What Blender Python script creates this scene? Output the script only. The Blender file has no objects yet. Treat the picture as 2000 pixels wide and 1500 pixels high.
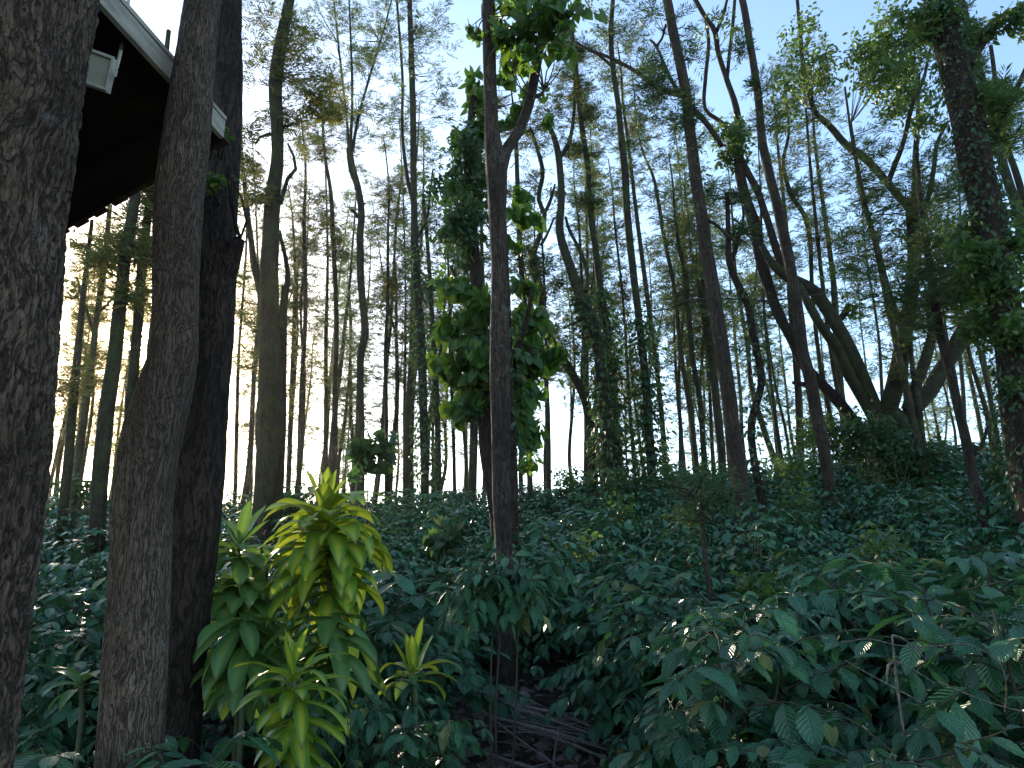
import bpy, math, random
import numpy as np
from mathutils import Vector, Matrix, noise as mnoise

rng = np.random.default_rng(11)
random.seed(11)
R = math.radians
sc = bpy.context.scene
COL = sc.collection

# ---------------------------------------------------------------- camera
CAM_H, PITCH, F = 1.7, R(15.0), 1444.0
cam_d = bpy.data.cameras.new('camera')
cam_d.sensor_width = 36.0
cam_d.lens = 26.0
cam_d.clip_start = 0.05
cam_d.clip_end = 3000.0
cam = bpy.data.objects.new('camera', cam_d)
cam.location = (0, 0, CAM_H)
cam.rotation_euler = (R(90) + PITCH, 0, 0)
COL.objects.link(cam)
sc.camera = cam


def ray(px, py):
    dx, dz = (px - 1000.0) / F, (750.0 - py) / F
    return np.array([dx, math.cos(PITCH) - dz * math.sin(PITCH), math.sin(PITCH) + dz * math.cos(PITCH)])


def P(px, py, Y):
    d = ray(px, py)
    return np.array([0, 0, CAM_H]) + d * (Y / d[1])


def PX(px, py, Y):
    """metres that one photo pixel covers there"""
    return (Y / ray(px, py)[1]) / F


# ---------------------------------------------------------------- sky and sun
SUN = ray(284, 679)
SUN = SUN / np.linalg.norm(SUN)
sun_el = math.asin(SUN[2])
sun_az = math.atan2(SUN[0], SUN[1])
world = bpy.data.worlds.new("World")
sc.world = world
world.use_nodes = True
nt = world.node_tree
nt.nodes.clear()
w_out = nt.nodes.new('ShaderNodeOutputWorld')
w_bg = nt.nodes.new('ShaderNodeBackground')
sky = nt.nodes.new('ShaderNodeTexSky')
sky.sky_type = 'NISHITA'
sky.sun_disc = False
sky.sun_elevation = sun_el
sky.sun_rotation = sun_az
sky.air_density = 1.0
sky.dust_density = 0.5
sky.ozone_density = 2.0
w_bg.inputs['Strength'].default_value = 0.13
tc = nt.nodes.new('ShaderNodeTexCoord')
dot = nt.nodes.new('ShaderNodeVectorMath')
dot.operation = 'DOT_PRODUCT'
nrm = nt.nodes.new('ShaderNodeVectorMath')
nrm.operation = 'NORMALIZE'
nt.links.new(tc.outputs['Generated'], nrm.inputs[0])
nt.links.new(nrm.outputs[0], dot.inputs[0])
dot.inputs[1].default_value = tuple(SUN)


def wmath(op, a, b=None):
    n = nt.nodes.new('ShaderNodeMath')
    n.operation = op
    for i, v in enumerate((a, b)):
        if v is None:
            continue
        if hasattr(v, 'links'):
            nt.links.new(v, n.inputs[i])
        else:
            n.inputs[i].default_value = v
    return n.outputs[0]


mx = wmath('MAXIMUM', dot.outputs['Value'], 0.0)
disc = wmath('MULTIPLY', wmath('POWER', mx, 16000.0), 2500.0)      # the sun's own disc and its aureole in the sky
aure = wmath('MULTIPLY', wmath('POWER', mx, 260.0), 6.0)
aure2 = wmath('MULTIPLY', wmath('POWER', mx, 18.0), 0.4)
tot = wmath('ADD', wmath('ADD', disc, aure), aure2)
comb = nt.nodes.new('ShaderNodeVectorMath')
comb.operation = 'SCALE'
comb.inputs[0].default_value = (1.0, 0.74, 0.40)
nt.links.new(tot, comb.inputs['Scale'])
addc = nt.nodes.new('ShaderNodeVectorMath')
addc.operation = 'ADD'
warm = nt.nodes.new('ShaderNodeMix')
warm.data_type = 'RGBA'
warm.blend_type = 'MULTIPLY'
nt.links.new(wmath('POWER', mx, 45.0), warm.inputs[0])
nt.links.new(sky.outputs[0], warm.inputs[6])
warm.inputs[7].default_value = (0.88, 0.62, 0.34, 1)
nt.links.new(warm.outputs[2], addc.inputs[0])
nt.links.new(comb.outputs[0], addc.inputs[1])
nt.links.new(addc.outputs[0], w_bg.inputs['Color'])
nt.links.new(w_bg.outputs[0], w_out.inputs['Surface'])

sl = bpy.data.lights.new('sun', 'SUN')
sl.energy = 3.0
sl.angle = R(0.5)
sl.color = (1.0, 0.86, 0.66)
so = bpy.data.objects.new('sun', sl)
so.rotation_euler = Vector(SUN).to_track_quat('Z', 'Y').to_euler()
so.location = (-20, 40, 30)
COL.objects.link(so)

sc.view_settings.view_transform = 'Standard'
sc.view_settings.look = 'None'
sc.view_settings.exposure = 1.8
sc.view_settings.gamma = 1.0
sc.render.engine = 'CYCLES'
sc.cycles.max_bounces = 6
sc.cycles.transparent_max_bounces = 8
sc.cycles.use_denoising = True


# ---------------------------------------------------------------- ground shape
def G(x, y):
    x = np.asarray(x, float)
    y = np.asarray(y, float)
    z = 0.16 * np.clip(y - 3, 0, 4) + 0.177 * np.clip(y - 7, 0, 15)
    z = z - 0.10 * np.clip(y - 24, 0, 30) - 0.012 * np.clip(y - 54, 0, 200)
    k = np.clip(y / 22, 0, 1)
    z = z + k * np.where(x > 0, 0.11, 0.02) * np.clip(x, -30, 16)
    z = z + 0.07 * np.sin(x * 0.9 + 0.4) * np.sin(y * 0.7) * np.clip(y / 8, 0, 1)
    return z


# ---------------------------------------------------------------- helpers: objects
def link(o, parent=None):
    COL.objects.link(o)
    if parent is not None:
        o.parent = parent
    return o


def tag(o, label=None, cat=None, group=None, kind=None):
    if label:
        o['label'] = label
    if cat:
        o['category'] = cat
    if group:
        o['group'] = group
    if kind:
        o['kind'] = kind
    return o


def thing(name, label, cat, loc=(0, 0, 0), group=None, rz=0):
    o = bpy.data.objects.new(name, None)
    o.empty_display_size = 0.2
    o.location = loc
    o.rotation_euler = (0, 0, rz)
    return tag(link(o), label, cat, group)


def dup(root, loc, rz, scl, label, group):
    r = root.copy()
    link(r)
    r.location, r.rotation_euler, r.scale = loc, (0, 0, rz), scl
    tag(r, label, None, group)
    for ch in list(root.children):
        c = ch.copy()
        link(c, r)
    return r


class Buf:
    """collects quads with per-vertex uv"""
    def __init__(s):
        s.v, s.f, s.u, s.m, s.n = [], [], [], [], 0

    def add(s, v, f, uv=None, mat=0):
        v = np.asarray(v, float).reshape(-1, 3)
        f = np.asarray(f, int).reshape(-1, 4)
        if uv is None:
            uv = np.zeros((len(v), 2))
        s.v.append(v)
        s.f.append(f + s.n)
        s.u.append(np.asarray(uv, float).reshape(-1, 2))
        s.m.append(np.full(len(f), mat, int))
        s.n += len(v)

    def build(s, name, mats, parent=None, smooth=True, origin=(0, 0, 0)):
        if not isinstance(mats, (list, tuple)):
            mats = [mats]
        v = np.concatenate(s.v) - np.asarray(origin, float)
        f = np.concatenate(s.f)
        u = np.concatenate(s.u)
        m = np.concatenate(s.m)
        me = bpy.data.meshes.new(name)
        me.vertices.add(len(v))
        me.vertices.foreach_set('co', v.ravel())
        me.loops.add(f.size)
        me.loops.foreach_set('vertex_index', f.ravel())
        me.polygons.add(len(f))
        me.polygons.foreach_set('loop_start', np.arange(0, f.size, 4))
        me.polygons.foreach_set('loop_total', np.full(len(f), 4))
        me.polygons.foreach_set('material_index', m)
        me.polygons.foreach_set('use_smooth', np.full(len(f), smooth))
        uvl = me.uv_layers.new(name='uv')
        uvl.data.foreach_set('uv', u[f.ravel()].ravel())
        for q in mats:
            me.materials.append(q)
        me.update(calc_edges=True)
        me.validate()
        o = bpy.data.objects.new(name, me)
        return link(o, parent)


def unit(a):
    a = np.asarray(a, float)
    return a / np.maximum(np.linalg.norm(a, axis=-1, keepdims=True), 1e-9)


def frames(d, up, roll=None):
    """columns: side, along, normal"""
    d = unit(d)
    up = np.broadcast_to(np.asarray(up, float), d.shape)
    side = unit(np.cross(d, up))
    nn = np.cross(side, d)
    if roll is not None:
        c, s = np.cos(roll)[:, None], np.sin(roll)[:, None]
        side, nn = side * c + nn * s, nn * c - side * s
    return np.stack([side, d, nn], axis=-1)


def inst(buf, tpl, pos, Rm, scl, mat=0):
    tv, tf, tu = tpl
    n, k = len(pos), len(tv)
    if n == 0:
        return
    sc3 = np.asarray(scl, float)
    if sc3.ndim == 1:
        sc3 = np.repeat(sc3[:, None], 3, 1)
    loc = tv[None] * sc3[:, None, :]
    v = pos[:, None, :] + np.einsum('nij,nkj->nki', Rm, loc)
    f = tf[None] + (np.arange(n) * k)[:, None, None]
    buf.add(v.reshape(-1, 3), f.reshape(-1, 4), np.tile(tu, (n, 1)), mat)


def leaf_tpl(nu, nv, prof, fold=0.25, droop=0.25, wave=0.0, waves=5, cup=0.0, notch=0.0):
    us = np.linspace(-1, 1, nu + 1)
    vs = np.linspace(0, 1, nv + 1)
    V, U = [], []
    for j, v in enumerate(vs):
        w = prof(v)
        for u in us:
            x = u * w
            y = v - notch * (abs(u) ** 1.5) * (1 - v) ** 2
            z = fold * abs(u) * w - droop * v ** 2 + wave * abs(u) * math.sin(v * waves * 2 * math.pi + (0.8 if u > 0 else 0)) - cup * u * u * w
            V.append((x, y, z))
            U.append(((u + 1) / 2, v))
    Fc = []
    for j in range(nv):
        for i in range(nu):
            a = j * (nu + 1) + i
            Fc.append((a, a + 1, a + nu + 2, a + nu + 1))
    return np.array(V), np.array(Fc), np.array(U)


def pf(points):
    xs, ys = zip(*points)
    return lambda v: float(np.interp(v, xs, ys))


coffee_prof = pf([(0, .015), (.08, .07), (.2, .16), (.35, .215), (.5, .235), (.65, .21), (.8, .145), (.9, .08), (.96, .035), (1, .004)])
heart_prof = pf([(0, .22), (.06, .34), (.15, .43), (.3, .46), (.5, .39), (.7, .25), (.85, .12), (1, .004)])
oval_prof = pf([(0, .02), (.2, .2), (.45, .27), (.75, .18), (1, .01)])
T_COFFEE = [leaf_tpl(6, 11, coffee_prof, f_, d_, .012, w_) for f_, d_, w_ in ((.2, .22, 5), (.35, .1, 6), (.12, .35, 5))]
T_COFFEE_LO = [leaf_tpl(2, 3, coffee_prof, f_, d_) for f_, d_ in ((.25, .22), (.15, .35))]
T_HEART = [leaf_tpl(4, 6, heart_prof, .15, d_, .01, 2, notch=.45) for d_ in (.18, .05)]
T_OVAL = [leaf_tpl(2, 3, oval_prof, .2, .15)]
T_NEEDLE = (np.array([(0, 0, 0), (.5, .45, 0), (0, 1, -.06), (-.5, .45, 0)], float), np.array([(0, 1, 2, 3)]), np.array([(.5, 0), (1, .5), (.5, 1), (0, .5)], float))


def rand_dirs(n, zlo=-1, zhi=1):
    z = rng.uniform(zlo, zhi, n)
    a = rng.uniform(0, 2 * math.pi, n)
    r = np.sqrt(1 - z * z)
    return np.stack([r * np.cos(a), r * np.sin(a), z], 1)


def catmull(pts, rad, step):
    pts, rad = np.asarray(pts, float), np.asarray(rad, float)
    seg = np.linalg.norm(np.diff(pts, axis=0), axis=1)
    t = np.concatenate([[0], np.cumsum(np.maximum(seg, 1e-6))])
    n = max(4, int(t[-1] / step) + 1)
    tt = np.linspace(0, t[-1], n)
    out = np.zeros((n, 3))
    m = np.zeros_like(pts)
    for i in range(len(pts)):
        a, b = max(i - 1, 0), min(i + 1, len(pts) - 1)
        m[i] = (pts[b] - pts[a]) / max(t[b] - t[a], 1e-6)
    idx = np.clip(np.searchsorted(t, tt, side='right') - 1, 0, len(pts) - 2)
    h = t[idx + 1] - t[idx]
    s = ((tt - t[idx]) / h)[:, None]
    h = h[:, None]
    out = ((2 * s ** 3 - 3 * s ** 2 + 1) * pts[idx] + (s ** 3 - 2 * s ** 2 + s) * h * m[idx]
           + (-2 * s ** 3 + 3 * s ** 2) * pts[idx + 1] + (s ** 3 - s ** 2) * h * m[idx + 1])
    return out, np.interp(tt, t, rad), tt


def tube(buf, pts, rad, step=0.25, sides=8, rough=0.06, seed=0.0, disp=None, mat=0, cap=True):
    p, r, s = catmull(pts, rad, step)
    n = len(p)
    tan = unit(np.gradient(p, axis=0))
    side = unit(np.cross(tan[0], (0.13, 0.97, 0.2)))
    A, B = np.zeros((n, 3)), np.zeros((n, 3))
    for i in range(n):
        side = unit(side - tan[i] * np.dot(side, tan[i]))
        A[i] = side
        B[i] = np.cross(tan[i], side)
    th = np.linspace(0, 2 * math.pi, sides, endpoint=False)
    ct, st = np.cos(th), np.sin(th)
    dirs = A[:, None] * ct[None, :, None] + B[:, None] * st[None, :, None]
    rr = np.repeat(r[:, None], sides, 1)
    if rough:
        rr = rr * (1 + rough * (np.sin(2 * th[None] + seed + s[:, None] * .9) + .7 * np.sin(3 * th[None] + 1.7 * seed - s[:, None] * 1.7) + .6 * np.sin(s[:, None] * 5 + seed * 3 + th[None])))
    if disp is not None:
        rr = rr + disp(th, s, r)
    v = p[:, None] + dirs * rr[..., None]
    i0 = np.arange(n - 1)[:, None] * sides
    j = np.arange(sides)[None]
    jn = (j + 1) % sides
    f = np.stack([i0 + j, i0 + jn, i0 + sides + jn, i0 + sides + j], -1).reshape(-1, 4)
    uv = np.stack([np.repeat((th / 6.2832)[None], n, 0), np.repeat(s[:, None], sides, 1)], -1)
    v = v.reshape(-1, 3)
    if cap and sides % 2 == 0:
        for e in (0, n - 1):
            o = e * sides
            cf = [(o + k, o + k + 1, o + sides - 2 - k, o + sides - 1 - k) for k in range(sides // 2 - 1)]
            f = np.concatenate([f, np.array(cf)])
    buf.add(v, f, uv.reshape(-1, 2), mat)
    return p, r


def box(buf, c, s, rot=None, mat=0):
    c, s = np.asarray(c, float), np.asarray(s, float) / 2
    v = np.array([(x, y, z) for z in (-1, 1) for y in (-1, 1) for x in (-1, 1)], float) * s
    if rot is not None:
        v = v @ np.array(rot).T
    v = v + c
    f = np.array([(0, 2, 3, 1), (4, 5, 7, 6), (0, 1, 5, 4), (2, 6, 7, 3), (0, 4, 6, 2), (1, 3, 7, 5)])
    vv = v[f.ravel()]
    uv = np.tile(np.array([(0, 0), (1, 0), (1, 1), (0, 1)], float), (6, 1))
    buf.add(vv, np.arange(24).reshape(6, 4), uv, mat)


# ---------------------------------------------------------------- materials
def new_mat(name):
    m = bpy.data.materials.new(name)
    m.use_nodes = True
    t = m.node_tree
    t.nodes.clear()
    return m, t


class N:
    def __init__(s, t):
        s.t = t

    def n(s, typ, ins=None, **kw):
        x = s.t.nodes.new(typ)
        for k, v in kw.items():
            setattr(x, k, v)
        for k, v in (ins or {}).items():
            if hasattr(v, 'links'):
                s.t.links.new(v, x.inputs[k])
            else:
                x.inputs[k].default_value = v
        return x

    def m(s, op, a, b=0.0, c=0.0):
        return s.n('ShaderNodeMath', {0: a, 1: b, 2: c}, operation=op).outputs[0]

    def ramp(s, fac, stops):
        x = s.n('ShaderNodeValToRGB', {0: fac})
        el = x.color_ramp.elements
        while len(el) < len(stops):
            el.new(0.5)
        for e, (p, c) in zip(el, stops):
            e.position = p
            e.color = (*c, 1)
        return x.outputs[0]

    def mix(s, fac, a, b, blend='MIX'):
        x = s.n('ShaderNodeMix', data_type='RGBA', blend_type=blend)
        for k, v in ((0, fac), (6, a), (7, b)):
            if hasattr(v, 'links'):
                s.t.links.new(v, x.inputs[k])
            else:
                x.inputs[k].default_value = v if k == 0 else (*v, 1)
        return x.outputs[2]


def leaf_mat(name, lo, hi, tr, trans=0.3, rough=0.42, veins=0.0, rib=0.25, stripe=None, spec=0.5, odd=None, nv=9.0):
    m, t = new_mat(name)
    g = N(t)
    geo = g.n('ShaderNodeNewGeometry')
    oi = g.n('ShaderNodeObjectInfo')
    rnd = g.m('FRACT', g.m('ADD', geo.outputs['Random Per Island'], oi.outputs['Random']))
    col = g.mix(rnd, lo, hi)
    if odd:
        col = g.mix(g.m('GREATER_THAN', rnd, 1 - odd[0]), col, odd[1])
    tcn = g.n('ShaderNodeTexCoord')
    mot = g.n('ShaderNodeTexNoise', {'Vector': tcn.outputs['Object'], 'Scale': 9.0, 'Detail': 4.0})
    col = g.mix(g.m('MULTIPLY', g.m('SUBTRACT', mot.outputs[0], 0.35), 0.9), col, tuple(c * 0.45 for c in lo))
    uvn = g.n('ShaderNodeSeparateXYZ', {0: tcn.outputs['UV']})
    au = g.m('ABSOLUTE', g.m('SUBTRACT', uvn.outputs[0], 0.5))
    if stripe:
        sw = g.n('ShaderNodeMapRange', {0: au, 1: 0.10, 2: 0.34, 3: 1.0, 4: 0.0}, clamp=True).outputs[0]
        ln = g.m('MULTIPLY_ADD', g.m('SINE', g.m('MULTIPLY', uvn.outputs[0], 55.0)), 0.18, 0.82)
        col = g.mix(g.m('MULTIPLY', sw, ln), col, stripe)
    if stripe:
        tipf = g.n('ShaderNodeMapRange', {0: g.m('ADD', uvn.outputs[1], g.m('MULTIPLY', mot.outputs[0], 0.22)), 1: 1.04, 2: 1.10, 3: 0.0, 4: 0.9}, clamp=True).outputs[0]
        col = g.mix(tipf, col, (.16, .10, .035))
        sp = g.n('ShaderNodeTexNoise', {'Vector': tcn.outputs['Object'], 'Scale': 70.0, 'Detail': 3.0})
        col = g.mix(g.n('ShaderNodeMapRange', {0: sp.outputs[0], 1: .66, 2: .72, 3: 0.0, 4: .7}, clamp=True).outputs[0], col, (.14, .12, .03))
    ribm = g.n('ShaderNodeMapRange', {0: au, 1: 0.012, 2: 0.04, 3: rib, 4: 0.0}, clamp=True).outputs[0]
    col = g.mix(ribm, col, tuple(min(1, c * 2.2 + .03) for c in hi))
    nrm_in = None
    if veins:
        ph = g.m('MULTIPLY', g.m('SUBTRACT', g.m('MULTIPLY', uvn.outputs[1], nv), g.m('MULTIPLY', au, 4.6)), 6.2832)
        sn = g.m('SINE', ph)
        h = g.m('MULTIPLY', g.m('POWER', g.m('MULTIPLY_ADD', sn, 0.5, 0.5), 0.6), 1.0)
        vein = g.m('POWER', g.m('MULTIPLY_ADD', sn, -0.5, 0.5), 8.0)
        col = g.mix(g.m('MULTIPLY', vein, 0.30), col, tuple(min(1, c * 1.7 + .02) for c in hi))
        h = g.m('SUBTRACT', h, g.m('MULTIPLY', ribm, 3.0))
        bp = g.n('ShaderNodeBump', {'Height': h, 'Strength': veins, 'Distance': 0.006})
        nrm_in = bp.outputs[0]
    rg = g.n('ShaderNodeMapRange', {0: mot.outputs[0], 1: 0.3, 2: 0.7, 3: rough - .08, 4: rough + .12}).outputs[0]
    b = g.n('ShaderNodeBsdfPrincipled', {'Base Color': col, 'Roughness': rg, 'Specular IOR Level': spec})
    tb = g.n('ShaderNodeBsdfTranslucent', {'Color': g.mix(0.5, col, tr)})
    if nrm_in:
        t.links.new(nrm_in, b.inputs['Normal'])
    mixs = g.n('ShaderNodeMixShader', {0: trans, 1: b.outputs[0], 2: tb.outputs[0]})
    g.n('ShaderNodeOutputMaterial', {'Surface': mixs.outputs[0]})
    return m


def bark_mat(name, dark, light, sx=18.0, sz=3.0, bump=0.02, moss=None, patches=None, fine=60.0, strength=0.9):
    m, t = new_mat(name)
    g = N(t)
    tcn = g.n('ShaderNodeTexCoord')
    oi = g.n('ShaderNodeObjectInfo')
    off = g.n('ShaderNodeVectorMath', {0: tcn.outputs['Object'], 1: oi.outputs['Location']}, operation='ADD')
    wob = g.n('ShaderNodeTexNoise', {'Vector': off.outputs[0], 'Scale': 3.0, 'Detail': 3.0})
    vv = g.n('ShaderNodeVectorMath', {0: off.outputs[0], 1: g.n('ShaderNodeVectorMath', {0: wob.outputs['Color'], 'Scale': 0.12}, operation='SCALE').outputs[0]}, operation='ADD')
    mp = g.n('ShaderNodeMapping', {'Vector': vv.outputs[0], 'Scale': (sx, sx, sz)})
    n0 = g.n('ShaderNodeTexNoise', {'Vector': mp.outputs[0], 'Scale': 1.0, 'Detail': 3.0, 'Roughness': 0.55, 'Distortion': 0.6})
    rid = g.m('ABSOLUTE', g.m('MULTIPLY_ADD', n0.outputs[0], 2.0, -1.0))
    mpb = g.n('ShaderNodeMapping', {'Vector': vv.outputs[0], 'Scale': (sx * 1.9, sx * 1.9, sz * 2.6), 'Location': (3.1, 7.7, 1.3)})
    n0b = g.n('ShaderNodeTexNoise', {'Vector': mpb.outputs[0], 'Scale': 1.0, 'Detail': 2.0, 'Roughness': 0.5})
    ridb = g.m('ABSOLUTE', g.m('MULTIPLY_ADD', n0b.outputs[0], 2.0, -1.0))
    n1 = g.n('ShaderNodeTexNoise', {'Vector': mp.outputs[0], 'Scale': 2.3, 'Detail': 7.0, 'Roughness': 0.7})
    mp2 = g.n('ShaderNodeMapping', {'Vector': vv.outputs[0], 'Scale': (fine, fine, fine * .3)})
    n2 = g.n('ShaderNodeTexNoise', {'Vector': mp2.outputs[0], 'Scale': 1.0, 'Detail': 5.0, 'Roughness': 0.7})
    crack = g.n('ShaderNodeMapRange', {0: rid, 1: 0.0, 2: 0.16, 3: 0.0, 4: 1.0}, clamp=True).outputs[0]
    crackb = g.n('ShaderNodeMapRange', {0: ridb, 1: 0.0, 2: 0.12, 3: 0.0, 4: 1.0}, clamp=True).outputs[0]
    h = g.m('ADD', g.m('MULTIPLY', crack, 0.42), g.m('ADD', g.m('MULTIPLY', crackb, 0.22), g.m('ADD', g.m('MULTIPLY', n1.outputs[0], 0.5), g.m('MULTIPLY', n2.outputs[0], 0.3))))
    f = g.n('ShaderNodeMapRange', {0: h, 1: 0.62, 2: 1.14, 3: 0.0, 4: 1.0}, clamp=True).outputs[0]
    col = g.mix(f, dark, light)
    big = g.n('ShaderNodeTexNoise', {'Vector': off.outputs[0], 'Scale': 1.7, 'Detail': 5.0})
    col = g.mix(g.n('ShaderNodeMapRange', {0: big.outputs[0], 1: 0.35, 2: 0.7, 3: 0.0, 4: 0.6}, clamp=True).outputs[0], col, tuple(c * 0.55 for c in dark))
    if patches:
        pn = g.n('ShaderNodeTexNoise', {'Vector': g.n('ShaderNodeMapping', {'Vector': off.outputs[0], 'Scale': (5, 5, 9)}).outputs[0], 'Scale': 1.0, 'Detail': 8.0, 'Roughness': 0.75})
        col = g.mix(g.n('ShaderNodeMapRange', {0: pn.outputs[0], 1: 0.60, 2: 0.70, 3: 0.0, 4: 0.75}, clamp=True).outputs[0], col, patches)
    if moss:
        mn = g.n('ShaderNodeTexNoise', {'Vector': off.outputs[0], 'Scale': 4.0, 'Detail': 8.0, 'Roughness': 0.7})
        col = g.mix(g.n('ShaderNodeMapRange', {0: mn.outputs[0], 1: 0.45, 2: 0.62, 3: 0.0, 4: 0.8}, clamp=True).outputs[0], col, moss)
    bp = g.n('ShaderNodeBump', {'Height': h, 'Strength': strength, 'Distance': bump})
    b = g.n('ShaderNodeBsdfPrincipled', {'Base Color': col, 'Roughness': 0.9, 'Specular IOR Level': 0.25, 'Normal': bp.outputs[0]})
    g.n('ShaderNodeOutputMaterial', {'Surface': b.outputs[0]})
    return m


M = {}
M['coffee'] = leaf_mat('coffee_leaf', (.018, .078, .034), (.052, .175, .070), (.06, .19, .05), .18, .32, spec=.6, veins=.75, rib=.5, odd=(.03, (.20, .20, .05)), nv=9)
M['coffee_far'] = leaf_mat('coffee_leaf_far', (.017, .070, .030), (.055, .170, .066), (.06, .18, .05), .18, .28, spec=.6, rib=.3, odd=(.02, (.14, .16, .05)))
M['cordy'] = leaf_mat('strap_leaf_yellow', (.08, .20, .022), (.16, .30, .03), (.45, .52, .04), .40, .36, stripe=(.46, .48, .05), rib=.2, veins=0)
M['cordy_dull'] = leaf_mat('strap_leaf_green', (.05, .14, .035), (.09, .20, .045), (.22, .34, .05), .34, .40, stripe=(.15, .24, .06), rib=.2)
M['fern'] = leaf_mat('feathery_leaf', (.026, .062, .028), (.055, .100, .038), (.16, .24, .05), .45, .55, odd=(.05, (.16, .12, .04)), rib=0)
M['fern_warm'] = leaf_mat('feathery_leaf_warm', (.035, .065, .018), (.080, .105, .026), (.26, .26, .045), .48, .55, odd=(.08, (.20, .13, .04)), rib=0)
M['heart'] = leaf_mat('heart_leaf', (.022, .075, .018), (.060, .150, .024), (.26, .44, .03), .50, .42, rib=.3)
M['ivy'] = leaf_mat('ivy_leaf', (.016, .050, .020), (.040, .095, .034), (.12, .25, .04), .38, .45, rib=.2, odd=(.05, (.10, .10, .03)))
M['broad'] = leaf_mat('broad_leaf', (.025, .075, .020), (.065, .135, .030), (.22, .34, .04), .45, .42, rib=.2)
M['bark_a'] = bark_mat('bark_rough', (.042, .028, .019), (.225, .155, .105), 34, 6.0, .03, fine=150, patches=(.17, .155, .14))
M['bark_b'] = bark_mat('bark_furrowed', (.045, .031, .022), (.250, .182, .128), 85, 7.0, .012, fine=150, patches=(.22, .20, .18), moss=None, strength=1.0)
M['bark_c'] = bark_mat('bark_dark', (.012, .008, .006), (.058, .039, .028), 20, 4.0, .02, fine=70)
M['bark_g'] = bark_mat('bark_grey', (.014, .010, .008), (.100, .073, .052), 34, 4.0, .012, fine=80, patches=(.17, .155, .14))
M['bark_moss'] = bark_mat('bark_mossy', (.014, .012, .009), (.058, .050, .034), 22, 4.0, .015, moss=(.040, .055, .016), fine=70)
M['bark_far'] = bark_mat('bark_far', (.022, .018, .013), (.085, .070, .045), 20, 4.0, .012, moss=(.045, .056, .018), fine=60)
M['stick'] = bark_mat('dry_stick', (.09, .075, .065), (.26, .23, .20), 60, 8, .004, fine=120)

m, t = new_mat('soil')
g = N(t)
tcn = g.n('ShaderNodeTexCoord')
n1 = g.n('ShaderNodeTexNoise', {'Vector': tcn.outputs['Object'], 'Scale': 1.3, 'Detail': 8.0, 'Roughness': .7})
n2 = g.n('ShaderNodeTexNoise', {'Vector': tcn.outputs['Object'], 'Scale': 18.0, 'Detail': 8.0, 'Roughness': .75})
col = g.mix(n1.outputs[0], (.035, .022, .016), (.085, .055, .038))
col = g.mix(g.n('ShaderNodeMapRange', {0: n2.outputs[0], 1: .45, 2: .75, 3: 0., 4: .7}).outputs[0], col, (.13, .095, .07))
bp = g.n('ShaderNodeBump', {'Height': n2.outputs[0], 'Strength': .9, 'Distance': .05})
b = g.n('ShaderNodeBsdfPrincipled', {'Base Color': col, 'Roughness': .95, 'Normal': bp.outputs[0], 'Specular IOR Level': .2})
g.n('ShaderNodeOutputMaterial', {'Surface': b.outputs[0]})
M['soil'] = m


def plain(name, col, rough=.7, spec=.4, var=.4, scale=(14, 14, 14), bump=.004, metal=0.0):
    m, t = new_mat(name)
    g = N(t)
    tcn = g.n('ShaderNodeTexCoord')
    mp = g.n('ShaderNodeMapping', {'Vector': tcn.outputs['Object'], 'Scale': scale})
    n1 = g.n('ShaderNodeTexNoise', {'Vector': mp.outputs[0], 'Scale': 1.0, 'Detail': 8.0, 'Roughness': .7})
    c = g.mix(g.n('ShaderNodeMapRange', {0: n1.outputs[0], 1: .35, 2: .7, 3: 0., 4: 1.}, clamp=True).outputs[0], col, tuple(x * (1 - var) for x in col))
    bp = g.n('ShaderNodeBump', {'Height': n1.outputs[0], 'Strength': .6, 'Distance': bump})
    b = g.n('ShaderNodeBsdfPrincipled', {'Base Color': c, 'Roughness': rough, 'Specular IOR Level': spec, 'Normal': bp.outputs[0], 'Metallic': metal})
    g.n('ShaderNodeOutputMaterial', {'Surface': b.outputs[0]})
    return m


M['fascia'] = plain('weathered_board', (.46, .43, .36), .85, .2, .65, (6, 3, 20), .006)
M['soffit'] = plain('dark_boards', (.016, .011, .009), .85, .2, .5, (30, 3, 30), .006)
M['roof_top'] = plain('old_tiles', (.10, .06, .045), .9, .2, .5, (8, 8, 8), .02)
M['post'] = plain('post_wood', (.09, .065, .05), .85, .2, .5, (25, 25, 3), .008)
M['lamp_body'] = plain('lamp_housing', (.55, .56, .52), .5, .4, .2, (8, 8, 8), .001)
M['lamp_glass'] = plain('lamp_glass', (.42, .44, .36), .2, .5, .15, (8, 8, 8), .0005)
M['cable'] = plain('dark_vine', (.03, .026, .022), .8, .2, .3)
M['litter'] = leaf_mat('dead_leaf', (.05, .032, .022), (.16, .11, .08), (.10, .06, .03), .1, .75, rib=.2)
M['bud'] = leaf_mat('coffee_bud', (.16, .20, .08), (.34, .36, .18), (.3, .35, .1), .2, .6, rib=0)
M['stem_d'] = plain('brown_stem', (.055, .050, .032), .8, .3, .4, (40, 40, 10), .002)
M['stem_g'] = plain('green_stem', (.09, .11, .05), .7, .3, .4, (40, 40, 10), .002)

# ---------------------------------------------------------------- ground
gx = np.concatenate([np.linspace(-400, -32, 14), np.linspace(-30, 30, 121), np.linspace(32, 400, 14)])
gy = np.concatenate([np.linspace(-60, -3, 10), np.linspace(-2, 60, 156), np.linspace(64, 900, 20)])
X, Yg = np.meshgrid(gx, gy)
Z = G(X, Yg) + 0.03 * np.sin(X * 5.1 + Yg * 3.3) * np.sin(Yg * 4.7)
b = Buf()
nx, ny = len(gx), len(gy)
ii = (np.arange(ny - 1)[:, None] * nx + np.arange(nx - 1)[None]).ravel()
b.add(np.stack([X, Yg, Z], -1).reshape(-1, 3), np.stack([ii, ii + 1, ii + nx + 1, ii + nx], -1))
tag(b.build('ground', M['soil']), kind='structure')

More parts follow.
